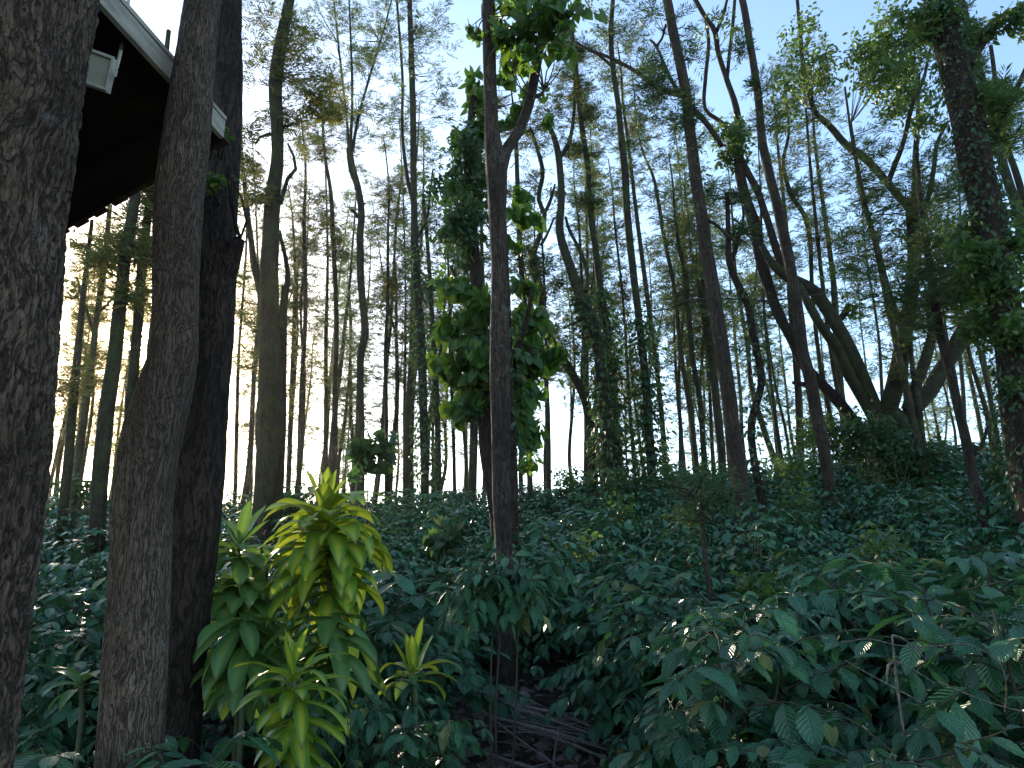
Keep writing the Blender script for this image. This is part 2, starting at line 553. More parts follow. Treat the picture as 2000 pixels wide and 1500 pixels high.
# fallen leaves: uncountable
b = Buf()
n = 9000
ly = rng.uniform(2.0, 11, n)
lx = rng.uniform(-.75, .5, n) * ly
pos = np.stack([lx, ly, G(lx, ly) + .035 + rng.uniform(0, .03, n)], 1)
d = rand_dirs(n, -.25, .35)
inst(b, T_COFFEE_LO[1], pos, frames(d, rand_dirs(n, .4, 1)), rng.uniform(.08, .17, n))
tag(b.build('leaf_litter', M['litter']), 'dry brown fallen leaves covering the soil between the shrubs', 'leaf litter', kind='stuff')


# ---------------------------------------------------------------- coffee shrubs
def coffee_proto(hi, seed, H=1.25, W=0.85, smin=.16):
    """shrub 1.25 m tall: stems, arching side branches with opposite pairs of leaves"""
    r = np.random.default_rng(seed)
    st, lf, bd = Buf(), Buf(), Buf()
    ns = 3
    pos, dr, sz, up = [], [], [], []
    bpos = []
    for k in range(ns):
        a0 = r.uniform(0, 6.28)
        top = np.array([math.cos(a0) * .22, math.sin(a0) * .22, H * r.uniform(.86, 1.0)])
        base = np.array([math.cos(a0) * .05, math.sin(a0) * .05, -.05])
        mid = (base + top) / 2 + np.array([r.normal() * .05, r.normal() * .05, 0])
        tube(st, [base, mid, top], [.012, .009, .004], .12, 6 if hi else 4, .05, k)
        nl = 19 if hi else 16
        for i in range(nl):
            s = smin + (1 - smin) * (i + r.uniform(0, .8)) / nl
            o = base + (top - base) * min(s, 1)
            a = a0 + i * 2.4 + r.uniform(-.4, .4)
            L = W * (1.02 - .62 * s ** 1.6) * r.uniform(.7, 1.12)
            el = .25 + .75 * s
            drop = r.uniform(.45, .9) * L * (1.15 - .4 * s)
            npnt = max(4, int(L / (.062 if hi else .085)))
            ts = np.linspace(0, 1, npnt)
            hx = np.stack([math.cos(a) * np.ones(npnt), math.sin(a) * np.ones(npnt), np.zeros(npnt)], 1)
            cur = o + hx * (L * ts)[:, None]
            cur[:, 2] += L * el * ts * .75 - drop * ts ** 2
            cur += r.normal(0, .008, cur.shape)
            if hi or i % 2 == 0:
                tube(st, cur[::2] if len(cur) > 5 else cur, np.linspace(.0042, .002, len(cur[::2] if len(cur) > 5 else cur)), .12, 4, 0, 0)
            tg = unit(np.gradient(cur, axis=0))
            for j in range(1, npnt):
                for sgn in (-1, 1):
                    if r.random() < .10:
                        continue
                    side = unit(np.cross(tg[j], (0, 0, 1.))) * sgn
                    dd = side * r.uniform(.7, 1.1) + tg[j] * r.uniform(.35, .8) + np.array([0, 0, r.uniform(-.95, .1)])
                    pos.append(cur[j] + side * .006)
                    dr.append(dd)
                    up.append(np.array([r.normal() * .3, r.normal() * .3, 1]))
                    sz.append((r.uniform(.11, .20) if hi else r.uniform(.11, .19)) * (1.0 if j < npnt - 2 else .62))
                if hi:
                    bpos.append(cur[j])
            pos.append(cur[-1]); dr.append(tg[-1] + np.array([0, 0, -.1])); up.append(np.array([0, 0, 1.])); sz.append(.11)
    pos, dr, sz, up = map(np.array, (pos, dr, sz, up))
    tp = T_COFFEE if hi else T_COFFEE_LO
    ch = r.integers(0, len(tp), len(pos))
    fr = frames(dr, up)
    sc3 = np.stack([sz * r.uniform(.85, 1.2, len(sz)), sz, sz], 1)
    for q in range(len(tp)):
        k = ch == q
        inst(lf, tp[q], pos[k], fr[k], sc3[k])
    if hi and bpos:
        bp_ = np.array(bpos)
        bp_ = bp_[r.random(len(bp_)) < .28]
        bp_ = np.repeat(bp_, 6, 0) + r.normal(0, .006, (len(bp_) * 6, 3)) + np.array([0, 0, .008])
        dd = r.normal(size=bp_.shape) + np.array([0, 0, .6])
        inst(lf, T_NEEDLE, bp_, frames(dd, (0.3, .2, 1.)), np.stack([np.full(len(bp_), .006), r.uniform(.010, .022, len(bp_)), np.full(len(bp_), .02)], 1), 1)
    root = thing('coffee_shrub', 'x', 'coffee shrub')
    st.build('stem', M['stem_d'], root)
    lf.build('foliage', [M['coffee'] if hi else M['coffee_far'], M['bud']], root)
    return root


hi_protos = [coffee_proto(True, 100 + i) for i in range(4)]
lo_protos = [coffee_proto(False, 200 + i) for i in range(5)]
used = set()


def put_shrub(proto, px, Y, h, label, group=None, wide=1.0, x=None):
    if x is None:
        x = P(px, 1250, Y)[0]
    s = h / 1.25
    loc = (x, Y, float(G(x, Y)))
    rz = rng.uniform(0, 6.28)
    scl = (s * wide, s * wide * rng.uniform(.9, 1.1), s)
    if proto.name not in used:
        used.add(proto.name)
        proto.location, proto.rotation_euler, proto.scale = loc, (0, 0, rz), scl
        tag(proto, label, None, group)
        return proto
    return dup(proto, loc, rz, scl, label, group)


near = [
    (478, 2.55, 1.22, 'low blue-green coffee shrub under the yellow strap-leaved plants'),
    (640, 2.8, .98, 'low coffee shrub right of the yellow strap-leaved rosette'),
    (95, 2.9, 1.16, 'blue-green coffee shrub growing between the two leftmost trunks'),
    (585, 2.45, .80, 'low coffee shrub hiding the stem of the front yellow rosette'),
    (820, 3.7, 1.02, 'low coffee shrub under the smallest yellow rosette'),
    (250, 2.35, .86, 'coffee shrub at the foot of the furrowed grey trunk'),
    (735, 3.5, 1.16, 'coffee shrub beside the pile of dry sticks, below the small yellow plant'),
    (1270, 6.2, 1.22, 'coffee shrub just right of the forked trunk over the bare soil'),
    (1400, 4.3, 1.36, 'large bright green coffee shrub right of the bare clearing'),
    (1500, 3.2, 1.10, 'coffee shrub with hanging leaves above the dark gap right of the sticks'),
    (1480, 3.6, 1.36, 'coffee shrub with a row of pale flower buds along its branch'),
    (1620, 2.5, 1.16, 'coffee shrub with the largest broad ribbed leaves'),
    (1600, 2.2, .86, 'low coffee shrub in the near dark gap, lower middle right'),
    (1770, 2.85, 1.06, 'coffee shrub around the thin bare dead twig'),
    (1850, 2.55, 1.18, 'near coffee shrub with one long drooping round leaf'),
    (1960, 3.5, 1.66, 'tall dark coffee shrub cut by the right edge of the picture'),
    (1720, 5.0, 1.46, 'coffee shrub rising behind the dead twig'),
    (1560, 2.0, .86, 'lowest coffee shrub along the bottom edge, under the ribbed leaves'),
    (1900, 2.0, .90, 'coffee shrub filling the bottom right corner'),
    (1930, 4.9, 1.62, 'high arching coffee shrub at the right below the slanting thin trunk'),
    (1500, 5.2, 1.30, 'coffee shrub behind the one with pale buds'),
    (1360, 5.6, 1.26, 'coffee shrub at the foot of the thin sapling'),
    (770, 5.6, 1.0, 'coffee shrub left of the forked trunk, above the small yellow plant'),
    (150, 5.2, 1.1, 'coffee shrub behind the bare soil seen between the leftmost trunks'),
]
for i, (px, Y, h, lab) in enumerate(near):
    put_shrub(hi_protos[i % 4], px, Y, h, lab, 'near coffee shrubs', .45 if px == 992 else .7 if 560 < px < 830 else 1.0)

put_shrub(coffee_proto(True, 151, W=.8, smin=.88), 985, 4.7, 1.55, 'leggy coffee shrub whose topmost leaves cross the forked trunk', 'near coffee shrubs', .62)
cnt = 0
Yr = 6.2
row = 0
while Yr < 26.5 and cnt < 262:
    stp = 1.02 + .028 * Yr
    x0, x1 = -.735 * Yr * 1.04, .735 * Yr * 1.04
    k = 0
    x = x0 + rng.uniform(0, stp)
    while x < x1:
        xx = x + rng.normal() * .16
        yy = Yr + rng.normal() * .2
        pxx = 1000 + xx / (yy / .97) * F
        x += stp
        if yy < 7.9 and (800 < pxx < 1240):
            continue
        if yy < 8.0 and 60 < pxx < 215:
            continue
        h = rng.uniform(.95, 1.35)
        if pxx < 450:
            lab = 'small-leaved looking coffee shrub on the slope seen between the left trunks'
        elif yy > 19:
            lab = 'far coffee shrub along the crest of the slope, bright sky behind the trunks'
        elif pxx < 960:
            lab = 'coffee shrub on the middle slope left of the tall forked trunk'
        elif pxx < 1480:
            lab = 'coffee shrub on the open slope between the forked trunk and the thick brown trunk'
        else:
            lab = 'coffee shrub on the right-hand slope below the many-limbed tree'
        proto = lo_protos[rng.integers(0, 5)] if yy > 8.2 else hi_protos[rng.integers(0, 4)]
        put_shrub(proto, 0, yy, h, lab, 'coffee shrubs covering the slope', 1.12 + .02 * yy, x=xx)
        cnt += 1
    Yr += stp * .82
    row += 1
print('field shrubs', cnt)


# ---------------------------------------------------------------- foliage clumps
def fern_sprays(buf, centres, size=.26, nf=6, pairs=7, droop=.5, upw=.3, wid=.10):
    """each centre carries nf feathery leaves, each with narrow leaflets in two ranks"""
    c = np.repeat(centres, nf, 0)
    n = len(c)
    if n == 0:
        return
    d = unit(rand_dirs(n, -.6, .8) + np.array([0, 0, upw]))
    L = size * rng.uniform(.7, 1.3, n)
    side = unit(np.cross(d, np.array([0, 0, 1.]) + rng.normal(0, .25, (n, 3))))
    ts = (np.arange(pairs) + .8) / (pairs + .3)
    for sgn in (-1, 1):
        for tt in ts:
            o = c + d * (L * tt)[:, None]
            o[:, 2] -= droop * L * tt ** 2 * .6
            ld = unit(side * sgn * (.9 - .4 * tt) + d * (.55 + .5 * tt) + rng.normal(0, .12, (n, 3)) - np.array([0, 0, .25 * tt]))
            ll = L * (.50 - .28 * abs(tt - .35)) * rng.uniform(.8, 1.1, n)
            inst(buf, T_NEEDLE, o, frames(ld, rand_dirs(n, .1, 1)), np.stack([ll * wid * 1.3, ll, ll], 1))


def leaf_cloud(buf, centres, tpls, size, hang=.4):
    n = len(centres)
    if n == 0:
        return
    d = unit(rand_dirs(n, -.8, .5) - np.array([0, 0, hang]))
    fr = frames(d, rand_dirs(n, .0, 1))
    s = size * rng.uniform(.6, 1.25, n)
    ch = rng.integers(0, len(tpls), n)
    for q, tp in enumerate(tpls):
        k = ch == q
        inst(buf, tp, centres[k], fr[k], s[k])


def blob(c, r, n, flat=.8, hollow=.2):
    d = rand_dirs(n)
    rr = r * (hollow + (1 - hollow) * rng.random(n) ** .6)
    q = d * rr[:, None]
    q[:, 2] *= flat
    # uneven: keep points where a lump noise is high
    return np.asarray(c) + q


def lumpy(c, r, n, seed, sp=.17):
    """points gathered in sub-clumps so gaps show between them"""
    k = max(4, n // 7)
    cc = blob(c, r * .95, k, .85, .0)
    idx = rng.integers(0, k, n)
    return cc[idx] + rng.normal(0, r * sp, (n, 3))


# ---------------------------------------------------------------- slender background trees (prototypes)
def pole_proto(seed, H, r0, bare, warm=False, kinks=.25, fork=None, spread=1.0, dens=1.0):
    rs = random.Random(seed)
    tr, cr = Buf(), Buf()
    npt = 9
    pts = [np.array([0, 0, -.6])]
    x = y = 0
    for i in range(1, npt + 1):
        x += rs.gauss(0, kinks * .28)
        y += rs.gauss(0, kinks * .28)
        pts.append(np.array([x, y, H * i / npt]))
    rad = [r0 * (1.12 - 1.0 * (i / npt) ** 1.15) for i in range(npt + 1)]
    tube(tr, pts, rad, .45, 7, .06, seed)
    pa, ra, _ = catmull(pts, rad, .2)
    cents = []
    if fork:
        k = int(len(pa) * fork)
        a = rs.uniform(0, 6.28)
        q = [pa[k]]
        for i in range(1, 6):
            q.append(pa[k] + np.array([math.cos(a), math.sin(a), 0]) * (.32 * i ** .8 * spread) + np.array([0, 0, H * (1 - fork) * .17 * i]))
        tube(tr, q, [ra[k] * .75 * (1 - .17 * i) for i in range(6)], .4, 6, .05, seed + 3)
        for qq in q[1:]:
            for _ in range(int(7 * dens)):
                cents.append(qq + np.array([rs.gauss(0, .35), rs.gauss(0, .35), rs.uniform(-.8, 1.0)]))
    nb = int(46 * dens)
    for i in range(nb):
        s = bare + (1 - bare) * (i + rs.random()) / nb
        k = min(int(s * len(pa)), len(pa) - 2)
        a = rs.uniform(0, 6.28)
        L = (1.55 - 1.15 * ((s - bare) / (1 - bare)) ** 1.2) * spread * rs.uniform(.35, 1.15)
        if rs.random() < .25:
            L *= 1.3
        el = rs.uniform(.25, 1.1)
        e = pa[k] + np.array([math.cos(a) * L, math.sin(a) * L, L * el])
        mid = (pa[k] + e) / 2 + np.array([rs.gauss(0, .06), rs.gauss(0, .06), -.08 * L])
        tube(tr, [pa[k], mid, e], [max(.009, ra[k] * .15), .007, .003], .5, 4, 0, 0, cap=False)
        m_ = max(2, int(L * 5.2))
        for j in range(m_):
            f = (j + 1) / m_
            pt = (pa[k] * (1 - f) + e * f)
            cents.append(pt + np.array([rs.gauss(0, .12), rs.gauss(0, .12), rs.gauss(0, .12)]))
    fern_sprays(cr, np.array(cents), .33, 4, 5, wid=.16)
    root = thing('silver_oak_tree', 'x', 'tree')
    tr.build('trunk', M['bark_far'], root)
    cr.build('crown', M['fern_warm'] if warm else M['fern'], root)
    return root


pole_protos = [
    pole_proto(1, 17.5, .13, .34, kinks=.28, dens=1.1),
    pole_proto(2, 16.0, .11, .42, kinks=.42, fork=.55),
    pole_proto(3, 19.0, .14, .40, kinks=.22, dens=1.2),
    pole_proto(4, 14.0, .085, .36, kinks=.30, spread=1.1, dens=.9),
    pole_proto(5, 17.0, .12, .45, kinks=.55, fork=.45),
    pole_proto(6, 13.0, .07, .38, kinks=.25, dens=.8),
    pole_proto(7, 18.0, .12, .36, warm=True, kinks=.3, dens=1.1),
    pole_proto(8, 15.0, .10, .34, warm=True, kinks=.4, fork=.6),
]
used_p = set()


def put_pole(i, x, Y, s, label, group, zs=1.0, tilt=(0, 0)):
    pr = pole_protos[i]
    loc = (x, Y, float(G(x, Y)) - .1)
    rz = rng.uniform(0, 6.28)
    if pr.name not in used_p:
        used_p.add(pr.name)
        pr.location, pr.rotation_euler, pr.scale = loc, (tilt[0], tilt[1], rz), (s, s, s * zs)
        tag(pr, label, None, group)
        return pr
    o = dup(pr, loc, rz, (s, s, s * zs), label, group)
    o.rotation_euler = (tilt[0], tilt[1], rz)
    return o


# denser left of the forked trunk and in the middle right; a bright gap near px 1090
bg = []
tries = 0
while len(bg) < 102 and tries < 6000:
    tries += 1
    Y = 23.5 + 22 * rng.random() ** 1.15
    px = rng.uniform(90, 2010)
    if 1062 < px < 1128 and rng.random() < .9:
        continue
    if 860 < px < 1060 and rng.random() < .5:
        continue
    if 320 < px < 440 and rng.random() < .8:
        continue
    if px > 1560 and rng.random() < .45:
        continue
    if 262 < px < 306:
        continue
    x = P(px, 950, Y)[0]
    if any((x - a) ** 2 + (Y - c) ** 2 < .85 for a, c in bg):
        continue
    bg.append((x, Y))
    if px < 330:
        lab, gi = 'pole-like tree seen between the left trunks, hazy gold light behind', [6, 7, 0, 6]
    elif px < 960:
        lab, gi = 'slender pole-like tree beyond the crest, left of the forked trunk', [0, 1, 2, 3, 4, 5, 6, 7]
    elif px < 1560:
        lab, gi = 'slender pole-like tree beyond the crest, between forked trunk and leaning limbs', [0, 1, 2, 3, 4, 5]
    else:
        lab, gi = 'slender pole-like tree beyond the crest, behind the many-limbed tree', [0, 1, 2, 3, 4, 5]
    put_pole(gi[rng.integers(0, len(gi))], x, Y, rng.uniform(.78, 1.15), lab, 'thin trees beyond the crest', rng.uniform(.85, 1.1),
             (rng.normal() * .02, rng.normal() * .03))


# ---------------------------------------------------------------- traced trees
def traced(name, label, Y, stems, bark, clumps=(), auto=(), ivy=(), group=None, sides=10, step=.25, up_ext=3.0, crown_mat='fern',
           disp=None, rough=.05, cat='tree', ground=True, dtop=0.0, ivy_mat='ivy', twigs=True, base_flare=1.25):
    """stems: list of [(px,py,width_px)...]; the first runs from its top down to the ground, others from their joint outward"""
    tb, cb, ib = Buf(), Buf(), Buf()
    s0 = stems[0]
    pts = [P(a, c, Y + dtop * i / len(s0)) for i, (a, c, w) in enumerate(s0)]
    rad = [w / 2 * PX(a, c, Y) for a, c, w in s0]
    if s0[0][1] <= 5 and up_ext:
        dv = unit(pts[0] - pts[1])
        pts = [pts[0] + dv * up_ext + np.array([0, .3, .2])] + pts
        rad = [rad[0] * .75] + rad
    zb = float(G(pts[-1][0], Y))
    if ground:
        last = pts[-1]
        dv = unit(pts[-1] - pts[-2])
        if last[2] - zb > .15:
            k = (last[2] - zb)
            sh = dv[:2] / max(-dv[2], .3) * k * .5
            pts.append(np.array([last[0] + sh[0], last[1] + sh[1], zb + .05]))
            rad.append(rad[-1] * 1.08)
        pts.append(pts[-1] + np.array([0, 0, -.35]))
        rad.append(rad[-1] * base_flare)
    base = np.array([pts[-1][0], pts[-1][1], float(G(pts[-1][0], pts[-1][1]))])
    paths = [tube(tb, pts, rad, step, sides, rough, rng.uniform(0, 6), disp=disp)]
    for q, st in enumerate(stems[1:]):
        sg = rng.choice([-1, 1]) * rng.uniform(.15, .4)
        p0 = P(st[0][0], st[0][1], Y)
        pp, rr = [], []
        for a, c, w in st:
            o = np.linalg.norm(P(a, c, Y) - p0)
            pp.append(P(a, c, Y + sg * min(o, 3.0)))
            rr.append(w / 2 * PX(a, c, Y))
        if st[-1][1] <= 5:
            dv = unit(pp[-1] - pp[-2])
            pp.append(pp[-1] + dv * 2.0)
            rr.append(rr[-1] * .6)
        paths.append(tube(tb, pp, rr, step, max(6, sides - 2), rough, rng.uniform(0, 6)))
    allp = np.concatenate([p for p, r in paths])

    def stem_at(py, si):
        p, r = paths[si]
        z = P(1000, py, Y)[2]
        k = int(np.argmin(abs(p[:, 2] - z)))
        return p[k], r[k]

    def put_clump(c, rad_m, n, typ, size):
        j = allp[np.argmin(np.linalg.norm(allp - (c - np.array([0, 0, rad_m * .6])), axis=1))]
        if twigs:
            nb_ = 3 if rad_m < .5 else 5
            for _ in range(nb_):
                e = c + rand_dirs(1)[0] * rad_m * .8
                tube(tb, [j, (j + e) / 2 + rng.normal(0, .05, 3) - np.array([0, 0, .06]), e], [max(.009, rad_m * .02), .008, .004], .3, 4, 0, 0, cap=False)
        if typ == 'fern':
            fern_sprays(cb, lumpy(c, rad_m * 1.6, int(n * .75), 0, .27), size or .32, 4, 6, wid=.13)
        elif typ == 'ivy':
            leaf_cloud(ib, lumpy(c, rad_m * 1.25, int(n * 3.2), 0), T_OVAL, size or .12, .5)
        elif typ == 'heart':
            leaf_cloud(cb, lumpy(c, rad_m * 1.38, int(n * 1.75), 0), T_HEART, size * 1.15 if size else .17, .9)
        else:
            leaf_cloud(cb, lumpy(c, rad_m * 1.2, int(n * (5.2 if (size or 0) >= .115 else 3.6)), 0), T_OVAL, size * 1.35 if size else .14, .3)

    for cl in clumps:
        px, py, rp, n, typ = cl[:5]
        size = cl[5] if len(cl) > 5 else None
        c = P(px, py, Y + rng.uniform(-.35, .35))
        put_clump(c, rp * PX(px, py, Y), n, typ, size)
    for (si, py0, py1, k, rp, n, typ) in auto:
        for _ in range(k):
            py = rng.uniform(py0, py1)
            c, r = stem_at(py, si)
            a = rng.uniform(0, 6.28)
            rm = rp * PX(1000, py, Y) * rng.uniform(.5, 1.2)
            put_clump(c + np.array([math.cos(a), math.sin(a) * .8, .3]) * rm * rng.uniform(.6, 1.5), rm * .8, n, typ, None)
    for (si, py0, py1, ex, n, sz, tpl) in ivy:
        p, r = paths[si]
        z1, z0 = P(1000, py0, Y)[2], P(1000, py1, Y)[2]
        k = np.where((p[:, 2] >= z0) & (p[:, 2] <= z1))[0]
        if len(k) == 0:
            continue
        kk = rng.choice(k, n)
        lum = 0.55 + .45 * np.sin(p[kk, 2] * 4.1 + rng.uniform(0, 6)) * np.sin(p[kk, 2] * 1.9)
        a = rng.uniform(0, 6.28, n)
        rr = r[kk] + ex * PX(1000, 700, Y) * rng.random(n) ** 1.1 * lum * 1.15
        dirr = np.stack([np.cos(a), np.sin(a), np.zeros(n)], 1)
        c = p[kk] + dirr * rr[:, None] + rng.normal(0, .05, (n, 3))
        d = unit(dirr * .7 + np.array([0, 0, -.7]) + rng.normal(0, .35, (n, 3)))
        tp = T_HEART[0] if tpl == 'heart' else T_OVAL[0]
        inst(ib, tp, c, frames(d, dirr + rng.normal(0, .3, (n, 3))), sz * rng.uniform(.6, 1.3, n))
    root = thing(name, label, cat, tuple(base), group)
    tb.build('trunk', M[bark], root, origin=base)
    if cb.n:
        cb.build('crown', M[crown_mat], root, origin=base)
    if ib.n:
        ib.build('ivy', M[ivy_mat], root, origin=base)
    return root


def bark_disp(amp, kx, kz, seed):
    def fn(th, s, r):
        out = np.zeros((len(s), len(th)))
        for i, sv in enumerate(s):
            ri = r[i]
            for j, t in enumerate(th):
                x_, y_ = math.cos(t) * ri * kx, math.sin(t) * ri * kx
                w = mnoise.noise((x_ * .4 + seed, y_ * .4, sv * kz * .5)) * .8
                a = 1 - abs(mnoise.noise((x_ + w + seed, y_ + w, sv * kz))) * 2.2
                b_ = mnoise.noise((x_ * 2.7 + seed, y_ * 2.7, sv * kz * 2.5))
                c_ = mnoise.noise((x_ * .25, y_ * .25 + seed, sv * .8))
                out[i, j] = amp * (-max(0, a) ** 2 + .35 * b_) + .02 * c_
        return out
    return fn


# the three thick trunks on the left
traced('thick_tree', 'thickest rough brown trunk filling the left edge of the picture', 1.95,
       [[(0, 0, 322), (-27, 430, 275), (-51, 750, 270), (-78, 1000, 268), (-108, 1250, 268), (-135, 1500, 275)]],
       'bark_a', sides=220, step=.013, up_ext=1.2, disp=bark_disp(.013, 62, 17, 3.3), rough=.02)
traced('furrowed_tree', 'grey finely furrowed trunk bending in front of the sun', 3.0,
       [[(396, 0, 70), (380, 130, 78), (366, 260, 86), (351, 400, 86), (346, 520, 84), (344, 620, 86), (341, 681, 90), (320, 770, 105), (298, 850, 113), (284, 930, 113),
         (276, 1000, 113), (274, 1100, 113), (264, 1300, 117), (253, 1500, 118)]],
       'bark_b', sides=120, step=.02, up_ext=3.0, disp=bark_disp(.004, 60, 14, 8.1), rough=.015)
traced('dark_tree', 'dark brown trunk with a broken stub and leafy twigs, behind the grey one', 4.1,
       [[(440, 0, 62), (436, 150, 70), (430, 300, 78), (420, 420, 84), (412, 500, 96), (408, 600, 96), (398, 750, 96), (386, 900, 104), (370, 1100, 100),
         (350, 1300, 94), (335, 1500, 90)],
        [(425, 548, 70), (444, 512, 52), (458, 488, 34), (470, 466, 20)],
        ],
       'bark_c', clumps=[(418, 300, 26, 26, 'oval', .045), (404, 350, 22, 22, 'oval', .045), (436, 340, 18, 8, 'oval', .04), (428, 250, 14, 8, 'oval', .04)],
       sides=56, step=.05, up_ext=3.0, disp=bark_disp(.006, 30, 6, 5.0), rough=.03, crown_mat='broad')

# left background pair behind the sun
traced('brown_tree', 'straight brownish trunk leaning right, left of the sun', 11.0,
       [[(290, 80, 12), (275, 300, 16), (262, 400, 20), (245, 500, 22), (233, 607, 24), (225, 687, 25), (214, 767, 27), (204, 847, 29), (194, 960, 30), (185, 1080, 31)]],
       'bark_moss', auto=[(0, 380, 600, 8, 26, 16, 'fern')], crown_mat='fern_warm')
traced('brown_tree', 'slimmer brown trunk right beside the sun', 12.0,
       [[(330, 60, 8), (300, 330, 14), (288, 430, 16), (279, 500, 17), (271, 607, 18), (262, 727, 18), (250, 850, 20), (236, 960, 22)]],
       'bark_moss', auto=[(0, 380, 560, 6, 26, 16, 'fern')], crown_mat='fern_warm')
traced('slim_tree', 'slim forked tree next to the thickest trunk with golden leaves', 15.0,
       [[(215, 400, 8), (203, 527, 10), (190, 612, 10), (180, 713, 12), (164, 820, 13), (155, 900, 14), (148, 980, 14)],
        [(190, 612, 6), (215, 590, 4), (232, 560, 3)], [(186, 660, 7), (168, 600, 5), (150, 540, 4)]],
       'bark_far', clumps=[(165, 560, 30, 26, 'fern'), (180, 620, 36, 34, 'fern'), (200, 470, 30, 20, 'fern'), (160, 700, 26, 18, 'fern'), (195, 740, 24, 14, 'fern')], crown_mat='fern_warm')
traced('slim_tree', 'mossy slim trunk touching the right edge of the thickest trunk', 13.0,
       [[(180, 430, 7), (165, 560, 10), (150, 713, 14), (138, 847, 16), (128, 960, 18)]],
       'bark_moss', clumps=[(150, 760, 30, 18, 'fern'), (170, 490, 30, 18, 'fern')], crown_mat='fern_warm')

# D
traced('mossy_tree', 'stout mossy trunk with a curved side limb, right of the dark trunk', 13.0,
       [[(566, 0, 20), (546, 100, 26), (538, 160, 26), (543, 300, 22), (533, 380, 28), (528, 470, 34), (526, 600, 40), (528, 720, 46), (527, 820, 48), (522, 900, 42), (513, 980, 34), (508, 1040, 32)],
        [(520, 610, 22), (508, 560, 17), (497, 517, 14), (490, 467, 12), (482, 400, 10), (472, 300, 7), (468, 180, 5)],
        [(548, 640, 12), (562, 545, 10), (558, 505, 8), (545, 450, 7)],
        [(548, 400, 9), (562, 350, 8), (578, 330, 7), (572, 300, 5), (562, 280, 4)],
        [(540, 262, 8), (512, 265, 6), (500, 280, 4)]],
       'bark_moss', clumps=[(500, 60, 40, 26, 'fern'), (515, 130, 36, 22, 'fern'), (585, 120, 34, 26, 'fern'), (600, 180, 45, 40, 'fern'), (575, 60, 30, 20, 'fern'),
                            (605, 220, 36, 36, 'oval', .09), (480, 260, 24, 16, 'fern'), (478, 330, 24, 22, 'fern'), (488, 390, 28, 24, 'fern'), (560, 250, 26, 18, 'fern'),
                            (620, 140, 40, 30, 'fern'), (640, 220, 34, 26, 'fern'), (495, 640, 20, 12, 'fern'), (480, 700, 20, 10, 'fern')],
       crown_mat='fern_warm')
traced('mossy_tree', 'second mossy trunk fused beside the stout one', 13.4,
       [[(556, 560, 12), (552, 640, 18), (548, 760, 22), (545, 880, 24), (540, 980, 26)]], 'bark_moss')
# E
traced('pollarded_tree', 'kinked pollarded tree with three straight shoots fanning from its top', 21.0,
       [[(682, 292, 13), (688, 330, 16), (700, 370, 13), (706, 410, 14), (703, 470, 14), (706, 560, 14), (713, 650, 15), (705, 690, 15), (704, 780, 15), (705, 880, 16), (704, 970, 16)],
        [(682, 296, 7), (678, 240, 5), (668, 150, 5), (655, 30, 4), (652, 0, 3)],
        [(684, 296, 7), (688, 200, 5), (686, 100, 4), (682, 0, 3)],
        [(688, 296, 7), (700, 230, 6), (722, 150, 5), (752, 50, 4), (765, 0, 3)],
        [(700, 425, 8), (690, 412, 7), (685, 410, 5)], [(703, 404, 7), (714, 397, 4)]],
       'bark_moss', clumps=[(640, 60, 46, 40, 'fern'), (690, 40, 50, 50, 'fern'), (750, 60, 46, 40, 'fern'), (660, 140, 50, 54, 'fern'), (720, 120, 50, 50, 'fern'),
                            (690, 190, 46, 46, 'fern'), (645, 200, 36, 30, 'fern'), (740, 200, 36, 22, 'fern'), (710, 245, 26, 14, 'fern'), (655, 260, 34, 24, 'fern'), (600, 20, 40, 26, 'fern')])
# F
traced('ivy_tree', 'tall straight ivy-clad tree with a parallel second stem, left of the heart-leaved creeper', 20.0,
       [[(800, 0, 10), (804, 120, 12), (807, 240, 12), (808, 360, 13), (810, 450, 14), (817, 583, 16), (824, 700, 17), (828, 850, 17), (830, 960, 18)],
        [(808, 400, 8), (796, 350, 8), (786, 260, 7), (786, 150, 6), (775, 0, 5)],
        [(812, 470, 6), (833, 430, 5), (842, 360, 5), (846, 330, 3)]],
       'bark_moss', clumps=[(830, 110, 44, 34, 'fern'), (850, 160, 36, 26, 'fern'), (866, 30, 34, 22, 'fern'), (780, 210, 26, 20, 'fern'), (870, 220, 26, 12, 'fern'), (815, 20, 30, 20, 'fern'),
                            (830, 60, 26, 14, 'fern'), (860, 300, 26, 12, 'fern'), (770, 60, 30, 18, 'fern')],
       ivy=[(0, 480, 960, 22, 1500, .12, 'oval')])
traced('slim_tree', 'slim brown stem just right of the tall ivy-clad tree', 21.5,
       [[(826, 380, 6), (833, 450, 7), (843, 600, 9), (853, 783, 11), (857, 950, 12)]], 'bark_moss', ivy=[(0, 640, 950, 10, 400, .11, 'oval')], auto=[(0, 390, 560, 4, 26, 14, 'fern')])

